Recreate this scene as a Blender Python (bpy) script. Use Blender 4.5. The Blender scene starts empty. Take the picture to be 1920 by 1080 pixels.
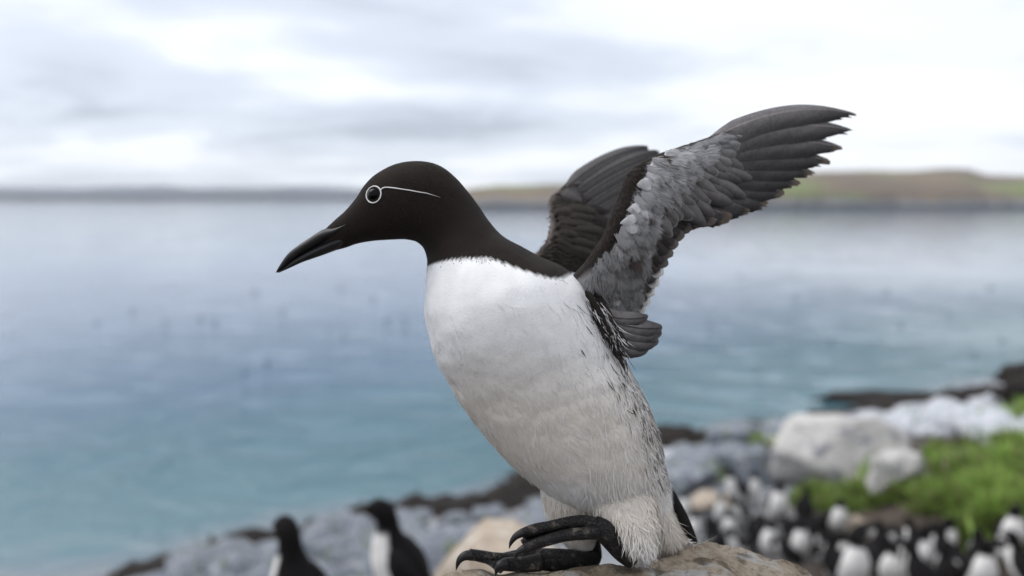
import bpy, bmesh, math, random
import numpy as np
from mathutils import Vector, Matrix, noise
from mathutils.bvhtree import BVHTree

random.seed(7); RNG = np.random.default_rng(11)
SC = bpy.context.scene
COL = SC.collection
PI = math.pi

# ------------------------------------------------------------------ camera
FPX = 1280.0                       # focal length in photo pixels (24 mm on 36 mm)
PITCH = math.radians(7.74)
CAM = np.array([0.0, 0.0, 4.5])
cF = np.array([0, math.cos(PITCH), -math.sin(PITCH)])
cU = np.array([0, math.sin(PITCH), math.cos(PITCH)])
cR = np.array([1.0, 0, 0])
cd = bpy.data.cameras.new('camera'); cam = bpy.data.objects.new('camera', cd); COL.objects.link(cam)
cam.location = CAM; cam.rotation_euler = (PI/2 - PITCH, 0, 0)
cd.sensor_width = 36; cd.lens = 24; cd.clip_start = 0.02; cd.clip_end = 8000
cd.dof.use_dof = True; cd.dof.focus_distance = 0.375; cd.dof.aperture_fstop = 3.6
SC.camera = cam

# ------------------------------------------------------------------ sky and sun
SUN_EL, SUN_AZ = math.radians(54), math.radians(290)      # azimuth from +Y clockwise: to the left, a little ahead of the camera
world = bpy.data.worlds.new('World'); SC.world = world; world.use_nodes = True
wn = world.node_tree; wn.nodes.clear()
def nd(nt, typ, **kw):
    n = nt.nodes.new(typ)
    for k, v in kw.items():
        if k.startswith('i_'):
            n.inputs[k[2:].replace('_', ' ')].default_value = v
        else: setattr(n, k, v)
    return n
def mathn(nt, op, a=None, b=None, c=None):
    n = nt.nodes.new('ShaderNodeMath'); n.operation = op
    for i, v in enumerate((a, b, c)):
        if v is None: continue
        if isinstance(v, (int, float)): n.inputs[i].default_value = v
        else: nt.links.new(v, n.inputs[i])
    return n.outputs[0]
def ramp(nt, fac, stops, interp='LINEAR'):
    n = nt.nodes.new('ShaderNodeValToRGB'); cr = n.color_ramp; cr.interpolation = interp
    while len(cr.elements) < len(stops): cr.elements.new(0.5)
    for e, (p, c) in zip(cr.elements, stops):
        e.position = p; e.color = (*c, 1) if len(c) == 3 else c
    nt.links.new(fac, n.inputs[0]); return n.outputs[0]
def mixc(nt, fac, a, b, blend='MIX'):
    n = nt.nodes.new('ShaderNodeMix'); n.data_type = 'RGBA'; n.blend_type = blend
    for s, v in ((n.inputs[0], fac), (n.inputs[6], a), (n.inputs[7], b)):
        if isinstance(v, (int, float)): s.default_value = v
        elif isinstance(v, tuple): s.default_value = (*v, 1) if len(v) == 3 else v
        else: nt.links.new(v, s)
    return n.outputs[2]
def build_world():
    nt = wn
    out = nd(nt, 'ShaderNodeOutputWorld'); bg = nd(nt, 'ShaderNodeBackground'); bg.inputs[1].default_value = 0.1
    sky = nd(nt, 'ShaderNodeTexSky'); sky.sky_type = 'NISHITA'; sky.sun_disc = False
    sky.sun_elevation = SUN_EL; sky.sun_rotation = SUN_AZ
    tc = nd(nt, 'ShaderNodeTexCoord'); sep = nd(nt, 'ShaderNodeSeparateXYZ'); nt.links.new(tc.outputs['Generated'], sep.inputs[0])
    z = mathn(nt, 'MAXIMUM', sep.outputs[2], 0.0)
    # cloud layer: the view direction carried up to a curved cloud deck
    zz = mathn(nt, 'ADD', z, 0.16)
    cx = mathn(nt, 'DIVIDE', sep.outputs[0], zz); cy = mathn(nt, 'DIVIDE', sep.outputs[1], zz)
    cmb = nd(nt, 'ShaderNodeCombineXYZ'); nt.links.new(cx, cmb.inputs[0]); nt.links.new(cy, cmb.inputs[1])
    mp = nd(nt, 'ShaderNodeMapping'); nt.links.new(cmb.outputs[0], mp.inputs[0])
    mp.inputs['Location'].default_value = (14.15, 39.24, 0); mp.inputs['Scale'].default_value = (0.62, 0.95, 1)
    n1 = nd(nt, 'ShaderNodeTexNoise', i_Scale=0.55, i_Detail=5.0, i_Roughness=0.52, i_Distortion=0.5); nt.links.new(mp.outputs[0], n1.inputs[0])
    n2 = nd(nt, 'ShaderNodeTexNoise', i_Scale=1.7, i_Detail=4.0, i_Roughness=0.5, i_Distortion=0.2); nt.links.new(mp.outputs[0], n2.inputs[0])
    m = mathn(nt, 'ADD', mathn(nt, 'MULTIPLY', n1.outputs[0], 0.75), mathn(nt, 'MULTIPLY', n2.outputs[0], 0.25))
    # two banks of thicker stratus low over the bay, their edges broken by the same noise
    az = mathn(nt, 'DIVIDE', sep.outputs[0], mathn(nt, 'MAXIMUM', sep.outputs[1], 0.05)); n3 = nd(nt, 'ShaderNodeTexNoise', i_Scale=6.0, i_Detail=6.0, i_Roughness=0.6)
    m3 = nd(nt, 'ShaderNodeMapping'); m3.inputs['Scale'].default_value = (1.0, 1.0, 3.2); nt.links.new(tc.outputs['Generated'], m3.inputs[0]); nt.links.new(m3.outputs[0], n3.inputs[0])
    wob = mathn(nt, 'MULTIPLY', mathn(nt, 'SUBTRACT', n3.outputs[0], 0.5), 1.6)
    for a0, e0, sa, se, amt in ((-0.44, 0.083, 0.27, 0.045, 0.20), (-0.10, 0.098, 0.20, 0.040, 0.19), (-0.60, 0.15, 0.26, 0.07, 0.15), (0.02, 0.17, 0.28, 0.05, 0.11), (-0.35, 0.25, 0.35, 0.05, 0.11), (0.45, 0.21, 0.25, 0.05, 0.06)):
        u = mathn(nt, 'ADD', mathn(nt, 'DIVIDE', mathn(nt, 'SUBTRACT', az, a0), sa), wob); w = mathn(nt, 'ADD', mathn(nt, 'DIVIDE', mathn(nt, 'SUBTRACT', sep.outputs[2], e0), se), wob)
        w = mathn(nt, 'MAXIMUM', w, mathn(nt, 'MULTIPLY', w, -1.9))
        g = mathn(nt, 'EXPONENT', mathn(nt, 'MULTIPLY', mathn(nt, 'ADD', mathn(nt, 'MULTIPLY', u, u), mathn(nt, 'MULTIPLY', w, w)), -1.0))
        m = mathn(nt, 'SUBTRACT', m, mathn(nt, 'MULTIPLY', g, amt))
    # cloud bases: grey-blue where the deck is thick, white where thin
    cl = ramp(nt, m, [(0.27, (0.43, 0.475, 0.56)), (0.39, (0.635, 0.685, 0.78)), (0.50, (0.86, 0.893, 0.96)), (0.60, (0.975, 0.985, 1.01))], 'EASE')
    # the deck is a little brighter on the side of the hidden sun
    dt = nd(nt, 'ShaderNodeVectorMath', operation='DOT_PRODUCT'); nt.links.new(tc.outputs['Generated'], dt.inputs[0])
    dt.inputs[1].default_value = (math.sin(SUN_AZ)*math.cos(SUN_EL), math.cos(SUN_AZ)*math.cos(SUN_EL), math.sin(SUN_EL))
    lum = mathn(nt, 'MULTIPLY_ADD', dt.outputs['Value'], 0.6, 7.6)
    v = nd(nt, 'ShaderNodeVectorMath', operation='SCALE'); nt.links.new(cl, v.inputs[0]); nt.links.new(lum, v.inputs['Scale'])
    c = mixc(nt, 0.92, sky.outputs[0], v.outputs[0])
    nt.links.new(c, bg.inputs[0]); nt.links.new(bg.outputs[0], out.inputs[0])
build_world()
sd = bpy.data.lights.new('sun', 'SUN'); sd.energy = 1.2; sd.angle = math.radians(40); sd.color = (1, 0.965, 0.92)
sun = bpy.data.objects.new('sun', sd); COL.objects.link(sun)
sdir = Vector((math.sin(SUN_AZ)*math.cos(SUN_EL), math.cos(SUN_AZ)*math.cos(SUN_EL), math.sin(SUN_EL)))
sun.rotation_euler = sdir.to_track_quat('Z', 'Y').to_euler(); sun.location = (0, 0, 30)
SC.view_settings.view_transform = 'Standard'; SC.view_settings.look = 'None'
SC.view_settings.exposure = 0.66; SC.view_settings.gamma = 1.0; SC.view_settings.use_curve_mapping = False
SC.cycles.use_denoising = True; SC.cycles.max_bounces = 6; SC.cycles.diffuse_bounces = 3; SC.cycles.volume_bounces = 0
SC.cycles.sample_clamp_indirect = 6; SC.cycles.caustics_reflective = False; SC.cycles.caustics_refractive = False

# ------------------------------------------------------------------ helpers
def W(px, py, d):
    return CAM + d*(cF + cR*((px-960)/FPX) + cU*((540-py)/FPX))
def proj(P):
    r = np.asarray(P) - CAM; d = r @ cF
    return 960 + FPX*(r @ cR)/d, 540 - FPX*(r @ cU)/d, d
def tag(o, label=None, cat=None, group=None, kind=None):
    for k, v in (('label', label), ('category', cat), ('group', group), ('kind', kind)):
        if v: o[k] = v
    return o
def empty(name, loc=(0, 0, 0)):
    o = bpy.data.objects.new(name, None); COL.objects.link(o); o.location = loc; o.empty_display_size = 0.1; WLOC[o.name] = Vector(loc); return o
WLOC = {}
def link(name, me, mat, parent=None):
    o = bpy.data.objects.new(name, me); COL.objects.link(o)
    if mat is not None and not me.materials: me.materials.append(mat)
    if parent is not None:
        o.parent = parent
        if parent.name in WLOC: o.matrix_parent_inverse = Matrix.Translation(-WLOC[parent.name])
    return o
def mesh_np(name, V, F, col=None, smooth=True, normals=None):
    """V (n,3), F (m,k) ints or list of tuples; col (n,3)"""
    me = bpy.data.meshes.new(name)
    V = np.asarray(V, dtype=np.float32)
    if isinstance(F, np.ndarray):
        m, k = F.shape
        me.vertices.add(len(V)); me.vertices.foreach_set('co', V.ravel())
        me.loops.add(m*k); me.loops.foreach_set('vertex_index', F.astype(np.int32).ravel())
        me.polygons.add(m); me.polygons.foreach_set('loop_start', np.arange(0, m*k, k, dtype=np.int32))
        me.update(calc_edges=True)
    else:
        me.from_pydata([tuple(v) for v in V], [], F)
    if smooth: me.polygons.foreach_set('use_smooth', np.ones(len(me.polygons), dtype=bool))
    if col is not None:
        a = me.color_attributes.new('Col', 'FLOAT_COLOR', 'POINT')
        c = np.ones((len(V), 4), dtype=np.float32); c[:, :3] = col; a.data.foreach_set('color', c.ravel())
    if normals is not None: me.normals_split_custom_set_from_vertices([tuple(n) for n in normals])
    return me
def cr_interp(A, n):
    """Catmull-Rom through the rows of A, n samples"""
    A = np.asarray(A, float); m = len(A)
    t = np.linspace(0, m-1, n); i = np.clip(t.astype(int), 0, m-2); f = (t-i)[:, None]
    p0 = A[np.maximum(i-1, 0)]; p1 = A[i]; p2 = A[i+1]; p3 = A[np.minimum(i+2, m-1)]
    return 0.5*((2*p1) + (-p0+p2)*f + (2*p0-5*p1+4*p2-p3)*f**2 + (-p0+3*p1-3*p2+p3)*f**3)
def nrmz(a): return a/np.maximum(np.linalg.norm(a, axis=-1, keepdims=True), 1e-9)
def fbm(p, s=1.0, o=3): return noise.fractal(Vector(p)*s, 0.9, 2.0, o)
def grid_faces(n, m, wrap=False):
    i, j = np.meshgrid(np.arange(n-1), np.arange(m if wrap else m-1), indexing='ij')
    a = i*m+j; b = i*m+(j+1) % m; c = (i+1)*m+(j+1) % m; d = (i+1)*m+j
    return np.stack([a, b, c, d], -1).reshape(-1, 4)
def smooth01(x): x = np.clip(x, 0, 1); return x*x*(3-2*x)
def seg_dist(px, py, poly):
    px = np.asarray(px, float); py = np.asarray(py, float); best = np.full(px.shape, 1e9)
    for (x0, y0), (x1, y1) in zip(poly[:-1], poly[1:]):
        dx, dy = x1-x0, y1-y0; t = np.clip(((px-x0)*dx+(py-y0)*dy)/(dx*dx+dy*dy), 0, 1)
        best = np.minimum(best, np.hypot(px-x0-t*dx, py-y0-t*dy))
    return best
def in_poly(px, py, poly):
    px = np.asarray(px, float); py = np.asarray(py, float); r = np.zeros(px.shape, bool); n = len(poly)
    for k in range(n):
        x0, y0 = poly[k]; x1, y1 = poly[(k+1) % n]
        if y0 == y1: continue
        c = ((y0 > py) != (y1 > py)) & (px < (x1-x0)*(py-y0)/(y1-y0)+x0); r ^= c
    return r

# ------------------------------------------------------------------ materials
def mat(name):
    m = bpy.data.materials.new(name); m.use_nodes = True; nt = m.node_tree
    return m, nt, nt.nodes['Principled BSDF']
def attr_mat(name, rough=0.7, noise_scale=0, noise_amt=0.0, bump=0.0, bump_scale=500, sheen=0.0, spec=0.3, transl=0.0):
    m, nt, b = mat(name)
    a = nd(nt, 'ShaderNodeVertexColor'); a.layer_name = 'Col'; c = a.outputs[0]
    tc = nd(nt, 'ShaderNodeTexCoord')
    if noise_amt:
        n = nd(nt, 'ShaderNodeTexNoise', i_Scale=noise_scale, i_Detail=3.0); nt.links.new(tc.outputs['Object'], n.inputs[0])
        g = ramp(nt, n.outputs[0], [(0.3, (1-noise_amt,)*3), (0.7, (1+noise_amt,)*3)])
        c = mixc(nt, 1.0, c, g, 'MULTIPLY')
    nt.links.new(c, b.inputs['Base Color'])
    b.inputs['Roughness'].default_value = rough; b.inputs['Specular IOR Level'].default_value = spec
    b.inputs['Sheen Weight'].default_value = sheen; b.inputs['Sheen Roughness'].default_value = 0.5
    if bump:
        n = nd(nt, 'ShaderNodeTexNoise', i_Scale=bump_scale, i_Detail=3.0); nt.links.new(tc.outputs['Object'], n.inputs[0])
        bp = nd(nt, 'ShaderNodeBump'); bp.inputs['Strength'].default_value = bump; bp.inputs['Distance'].default_value = 0.0006
        nt.links.new(n.outputs[0], bp.inputs['Height']); nt.links.new(bp.outputs[0], b.inputs['Normal'])
    if transl:
        t = nd(nt, 'ShaderNodeBsdfTranslucent'); nt.links.new(c, t.inputs[0])
        mx = nd(nt, 'ShaderNodeMixShader'); mx.inputs[0].default_value = transl
        nt.links.new(b.outputs[0], mx.inputs[1]); nt.links.new(t.outputs[0], mx.inputs[2])
        nt.links.new(mx.outputs[0], nt.nodes['Material Output'].inputs[0])
    return m
M_skin = attr_mat('plumage_base', 0.85, 90, 0.06, 0.35, 900, 0.03, 0.1)
M_plume = attr_mat('plumage_strands', 0.8, 0, 0, 0, 0, 0.03, 0.12, 0.10)
M_vane = attr_mat('flight_feather', 0.6, 400, 0.16, 0.0, 600, 0.02, 0.18, 0.10)
M_covert = attr_mat('covert_feather', 0.8, 300, 0.14, 0.3, 900, 0.03, 0.12, 0.10)
M_small = attr_mat('distant_bird', 0.8, 30, 0.08, spec=0.1)
def foot_mat():
    m, nt, b = mat('foot_scales')
    tc = nd(nt, 'ShaderNodeTexCoord')
    v = nd(nt, 'ShaderNodeTexVoronoi', i_Scale=420.0, feature='DISTANCE_TO_EDGE'); nt.links.new(tc.outputs['Object'], v.inputs[0])
    n = nd(nt, 'ShaderNodeTexNoise', i_Scale=160.0, i_Detail=4.0); nt.links.new(tc.outputs['Object'], n.inputs[0])
    c = ramp(nt, n.outputs[0], [(0.35, (0.006, 0.006, 0.007)), (0.6, (0.018, 0.016, 0.016)), (0.72, (0.10, 0.085, 0.07))])
    nt.links.new(c, b.inputs['Base Color']); b.inputs['Roughness'].default_value = 0.42; b.inputs['Specular IOR Level'].default_value = 0.22
    h = ramp(nt, v.outputs[0], [(0.0, (0, 0, 0)), (0.12, (1, 1, 1))])
    bp = nd(nt, 'ShaderNodeBump'); bp.inputs['Strength'].default_value = 0.8; bp.inputs['Distance'].default_value = 0.0005
    nt.links.new(h, bp.inputs['Height']); nt.links.new(bp.outputs[0], b.inputs['Normal']); return m
M_foot = foot_mat()
def bill_mat():
    m, nt, b = mat('bill_horn')
    tc = nd(nt, 'ShaderNodeTexCoord'); n = nd(nt, 'ShaderNodeTexNoise', i_Scale=220.0, i_Detail=4.0); nt.links.new(tc.outputs['Object'], n.inputs[0])
    a = nd(nt, 'ShaderNodeVertexColor'); a.layer_name = 'Col'
    nt.links.new(mixc(nt, 0.5, a.outputs[0], ramp(nt, n.outputs[0], [(0.3, (0.5,)*3), (0.7, (1.4,)*3)]), 'MULTIPLY'), b.inputs['Base Color'])
    nt.links.new(ramp(nt, n.outputs[0], [(0.35, (0.42,)*3), (0.7, (0.6,)*3)]), b.inputs['Roughness']); b.inputs['Specular IOR Level'].default_value = 0.35
    bp = nd(nt, 'ShaderNodeBump'); bp.inputs['Strength'].default_value = 0.15; bp.inputs['Distance'].default_value = 0.0005
    nt.links.new(n.outputs[0], bp.inputs['Height']); nt.links.new(bp.outputs[0], b.inputs['Normal']); return m
M_bill = bill_mat()
def plain(name, c, rough, spec=0.5):
    m, nt, b = mat(name); b.inputs['Base Color'].default_value = (*c, 1); b.inputs['Roughness'].default_value = rough
    b.inputs['Specular IOR Level'].default_value = spec; return m
M_eye = plain('eye_cornea', (0.002, 0.002, 0.002), 0.05, 0.12)
M_ring = plain('white_bridle', (0.74, 0.73, 0.72), 0.8, 0.2)

def rock_mat(name, stops, scale, lichen=None, bump=0.6, dist=0.02, fine=40.0, rough=0.9, vein=None):
    m, nt, b = mat(name)
    tc = nd(nt, 'ShaderNodeTexCoord')
    n1 = nd(nt, 'ShaderNodeTexNoise', i_Scale=scale, i_Detail=8.0, i_Roughness=0.65); nt.links.new(tc.outputs['Object'], n1.inputs[0])
    c = ramp(nt, n1.outputs[0], stops)
    n2 = nd(nt, 'ShaderNodeTexNoise', i_Scale=fine, i_Detail=8.0, i_Roughness=0.7); nt.links.new(tc.outputs['Object'], n2.inputs[0])
    c = mixc(nt, 0.8, c, ramp(nt, n2.outputs[0], [(0.32, (0.42,)*3), (0.48, (0.95,)*3), (0.7, (1.25,)*3)]), 'MULTIPLY')
    if lichen:
        lc, ls, lt = lichen
        n3 = nd(nt, 'ShaderNodeTexNoise', i_Scale=ls, i_Detail=7.0, i_Roughness=0.6, i_Distortion=0.6); nt.links.new(tc.outputs['Object'], n3.inputs[0])
        c = mixc(nt, ramp(nt, n3.outputs[0], [(lt, (0,)*3), (lt+0.05, (0.85,)*3)]), c, lc)
    if vein:
        vc, vs = vein
        n4 = nd(nt, 'ShaderNodeTexNoise', i_Scale=vs, i_Detail=6.0, i_Distortion=0.4); nt.links.new(tc.outputs['Object'], n4.inputs[0])
        c = mixc(nt, ramp(nt, n4.outputs[0], [(0.56, (0,)*3), (0.64, (0.8,)*3)]), c, vc)
    nt.links.new(c, b.inputs['Base Color']); b.inputs['Roughness'].default_value = rough; b.inputs['Specular IOR Level'].default_value = 0.25
    h = mathn(nt, 'ADD', mathn(nt, 'MULTIPLY', n1.outputs[0], 0.6), mathn(nt, 'MULTIPLY', n2.outputs[0], 0.4))
    bp = nd(nt, 'ShaderNodeBump'); bp.inputs['Strength'].default_value = bump; bp.inputs['Distance'].default_value = dist
    nt.links.new(h, bp.inputs['Height']); nt.links.new(bp.outputs[0], b.inputs['Normal']); return m
M_perch = rock_mat('perch_stone', [(0.3, (0.17, 0.13, 0.09)), (0.43, (0.36, 0.29, 0.215)), (0.58, (0.50, 0.425, 0.335)), (0.75, (0.42, 0.385, 0.34))], 24.0,
                   ((0.56, 0.55, 0.55), 40.0, 0.555), 1.0, 0.016, 260.0, vein=((0.12, 0.10, 0.07), 75.0))
M_pale = rock_mat('pale_boulder', [(0.3, (0.37, 0.36, 0.36)), (0.5, (0.54, 0.525, 0.51)), (0.7, (0.63, 0.605, 0.58))], 1.6, ((0.6, 0.59, 0.585), 2.5, 0.57), 0.7, 0.05, 12.0, vein=((0.16, 0.17, 0.2), 3.5))
M_grey = rock_mat('grey_stone', [(0.3, (0.11, 0.125, 0.15)), (0.5, (0.20, 0.22, 0.26)), (0.7, (0.30, 0.32, 0.35))], 3.0, ((0.44, 0.45, 0.47), 4.0, 0.57), 0.7, 0.04, 18.0, vein=((0.085, 0.12, 0.045), 2.6))
M_tan = rock_mat('tan_outcrop', [(0.3, (0.27, 0.21, 0.16)), (0.5, (0.44, 0.37, 0.30)), (0.7, (0.56, 0.50, 0.43))], 3.0, ((0.66, 0.62, 0.57), 6.0, 0.58), 0.7, 0.03, 20.0)
M_white = rock_mat('guano_rock', [(0.3, (0.30, 0.33, 0.37)), (0.5, (0.48, 0.50, 0.54)), (0.7, (0.62, 0.63, 0.65))], 2.5, None, 0.6, 0.03, 16.0)
M_dark = rock_mat('wet_dark_rock', [(0.3, (0.008, 0.006, 0.006)), (0.5, (0.016, 0.012, 0.011)), (0.7, (0.030, 0.022, 0.019))], 3.0, None, 0.8, 0.04, 18.0, 0.85)

# ------------------------------------------------------------------ setting: sea, shore, far land
P0 = np.array([-4.33, 7.86]); ND = np.array([0.461, -0.887]); TD = np.array([0.887, 0.461])
def shore_wave(t): return 0.25*np.sin(t*0.9+0.6)+0.15*np.sin(t*2.3+1.0)-0.62*smooth01((7-t)/8)-0.9*smooth01((t-11)/5)
def shore_s(x, y):
    """distance inland of the water's edge, with the bay the right part of the shore makes"""
    t = (x-P0[0])*TD[0]+(y-P0[1])*TD[1]
    s = (x-P0[0])*ND[0]+(y-P0[1])*ND[1]
    return s + shore_wave(t), t
def terrain(x, y):
    s, t = shore_s(x, y)
    z = np.where(s < 0, s*0.22, s*0.335 + 0.10*np.sin(s*1.9+t*0.5))
    z = z + 0.10*np.sin(x*1.7+y*0.6)*np.sin(y*1.3-x*0.4)*np.clip(s, 0, 1) + 0.03*np.sin(x*6.1+1)*np.sin(y*5.3)
    return z
def ground_hit(px, py, off=0.0, dmin=1.5, dmax=40):
    dirv = cF + cR*((px-960)/FPX) + cU*((540-py)/FPX)
    d = np.linspace(dmin, dmax, 1500); P = CAM + d[:, None]*dirv
    below = P[:, 2] < terrain(P[:, 0], P[:, 1]) + off
    i = int(np.argmax(below)) if below.any() else len(d)-1
    return P[i], d[i]
def water_hit(px, py):
    dirv = cF + cR*((px-960)/FPX) + cU*((540-py)/FPX); d = -CAM[2]/dirv[2]; return CAM + d*dirv, d

def build_sea():
    m, nt, b = mat('sea_water')
    g = nd(nt, 'ShaderNodeNewGeometry'); sep = nd(nt, 'ShaderNodeSeparateXYZ'); nt.links.new(g.outputs['Position'], sep.inputs[0])
    s = mathn(nt, 'ADD', mathn(nt, 'MULTIPLY', mathn(nt, 'SUBTRACT', sep.outputs[0], float(P0[0])), float(ND[0])),
              mathn(nt, 'MULTIPLY', mathn(nt, 'SUBTRACT', sep.outputs[1], float(P0[1])), float(ND[1])))
    big = nd(nt, 'ShaderNodeTexNoise', i_Scale=0.16, i_Detail=4.0, i_Distortion=0.3); nt.links.new(g.outputs['Position'], big.inputs[0])
    # water colour: sandy bottom showing at the edge, teal over the shelf, blue-green further out
    off = mathn(nt, 'MULTIPLY_ADD', s, -0.05, 0.014)
    off = mathn(nt, 'ADD', off, mathn(nt, 'MULTIPLY', mathn(nt, 'SUBTRACT', big.outputs[0], 0.5), 0.22))
    c = ramp(nt, off, [(0.0, (0.20, 0.215, 0.235)), (0.02, (0.17, 0.20, 0.23)), (0.05, (0.075, 0.155, 0.19)), (0.22, (0.045, 0.122, 0.165)), (0.42, (0.052, 0.118, 0.19)), (1.0, (0.13, 0.185, 0.27))])
    nt.links.new(c, b.inputs['Base Color'])
    b.inputs['IOR'].default_value = 1.33; b.inputs['Roughness'].default_value = 0.06; b.inputs['Specular IOR Level'].default_value = 0.5
    mp = nd(nt, 'ShaderNodeMapping'); nt.links.new(g.outputs['Position'], mp.inputs[0]); mp.inputs['Rotation'].default_value = (0, 0, 0.5); mp.inputs['Scale'].default_value = (0.55, 1.3, 1)
    w1 = nd(nt, 'ShaderNodeTexNoise', i_Scale=2.2, i_Detail=6.0, i_Roughness=0.6); nt.links.new(mp.outputs[0], w1.inputs[0])
    w2 = nd(nt, 'ShaderNodeTexNoise', i_Scale=0.45, i_Detail=3.0); nt.links.new(mp.outputs[0], w2.inputs[0])
    lane = nd(nt, 'ShaderNodeTexNoise', i_Scale=0.9, i_Detail=4.0, i_Distortion=0.8); nt.links.new(mp.outputs[0], lane.inputs[0])
    amp = ramp(nt, lane.outputs[0], [(0.42, (0.03,)*3), (0.60, (0.55,)*3)])
    h = mathn(nt, 'ADD', mathn(nt, 'MULTIPLY', w1.outputs[0], amp), mathn(nt, 'MULTIPLY', w2.outputs[0], 0.36))
    bp = nd(nt, 'ShaderNodeBump'); bp.inputs['Distance'].default_value = 1.0
    cdn = nd(nt, 'ShaderNodeVectorMath', operation='LENGTH'); nt.links.new(g.outputs['Position'], cdn.inputs[0])
    fade = nd(nt, 'ShaderNodeMapRange'); nt.links.new(mathn(nt, 'LOGARITHM', cdn.outputs['Value'], 10.0), fade.inputs[0])
    fade.inputs[1].default_value = 1.0; fade.inputs[2].default_value = 1.65; fade.inputs[3].default_value = 1.0; fade.inputs[4].default_value = 0.085
    bs = ramp(nt, big.outputs[0], [(0.3, (0.22,)*3), (0.7, (0.58,)*3)])
    nt.links.new(mathn(nt, 'MULTIPLY', bs, fade.outputs[0]), bp.inputs['Strength'])
    nt.links.new(h, bp.inputs['Height']); nt.links.new(bp.outputs[0], b.inputs['Normal'])
    R = 3000.0
    rr = np.concatenate([[0], np.geomspace(6, R, 40)]); th = np.linspace(0, 2*PI, 65)[:-1]
    V = np.array([[r*math.cos(a), r*math.sin(a)+5, 0] for r in rr for a in th])
    return tag(link('sea', mesh_np('sea', V, grid_faces(len(rr), 64, True)), m), 'calm blue-green sea filling the bay', kind='structure')
build_sea()

def build_shore():
    xs = np.arange(-14, 30, 0.13); ys = np.arange(-4, 24, 0.13)
    X, Y = np.meshgrid(xs, ys, indexing='ij'); Z = terrain(X, Y)
    for k in range(X.shape[0]):
        for l in range(X.shape[1]):
            if Z[k, l] > -0.6: Z[k, l] += 0.07*noise.fractal(Vector((X[k, l]*1.6, Y[k, l]*1.6, 3.1)), 0.9, 2.0, 3)
    V = np.stack([X, Y, Z], -1).reshape(-1, 3)
    m, nt, b = mat('shore_ground')
    g = nd(nt, 'ShaderNodeNewGeometry'); sep = nd(nt, 'ShaderNodeSeparateXYZ'); nt.links.new(g.outputs['Position'], sep.inputs[0])
    n = nd(nt, 'ShaderNodeTexNoise', i_Scale=1.1, i_Detail=7.0, i_Roughness=0.62); nt.links.new(g.outputs['Position'], n.inputs[0])
    mud = ramp(nt, n.outputs[0], [(0.3, (0.022, 0.016, 0.012)), (0.5, (0.040, 0.029, 0.021)), (0.66, (0.08, 0.062, 0.045)), (0.78, (0.2, 0.16, 0.12))])
    shingle = ramp(nt, n.outputs[0], [(0.3, (0.10, 0.11, 0.12)), (0.5, (0.22, 0.235, 0.26)), (0.7, (0.36, 0.37, 0.39))])
    f = mathn(nt, 'ADD', sep.outputs[2], mathn(nt, 'MULTIPLY', n.outputs[0], 0.5))
    c = mixc(nt, ramp(nt, f, [(0.0, (0,)*3), (1.0, (1,)*3)]), shingle, mud)
    fr = nd(nt, 'ShaderNodeMapRange'); nt.links.new(f, fr.inputs[0]); fr.inputs[1].default_value = 1.5; fr.inputs[2].default_value = 1.95
    c = mixc(nt, fr.outputs[0], shingle, mud)
    nt.links.new(c, b.inputs['Base Color']); b.inputs['Roughness'].default_value = 0.9
    bp = nd(nt, 'ShaderNodeBump'); bp.inputs['Strength'].default_value = 0.8; bp.inputs['Distance'].default_value = 0.06
    nt.links.new(n.outputs[0], bp.inputs['Height']); nt.links.new(bp.outputs[0], b.inputs['Normal'])
    return tag(link('shore', mesh_np('shore', V, grid_faces(len(xs), len(ys))), m), 'sloping rocky shore running down to the water', kind='structure')
SHORE = build_shore()

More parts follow.
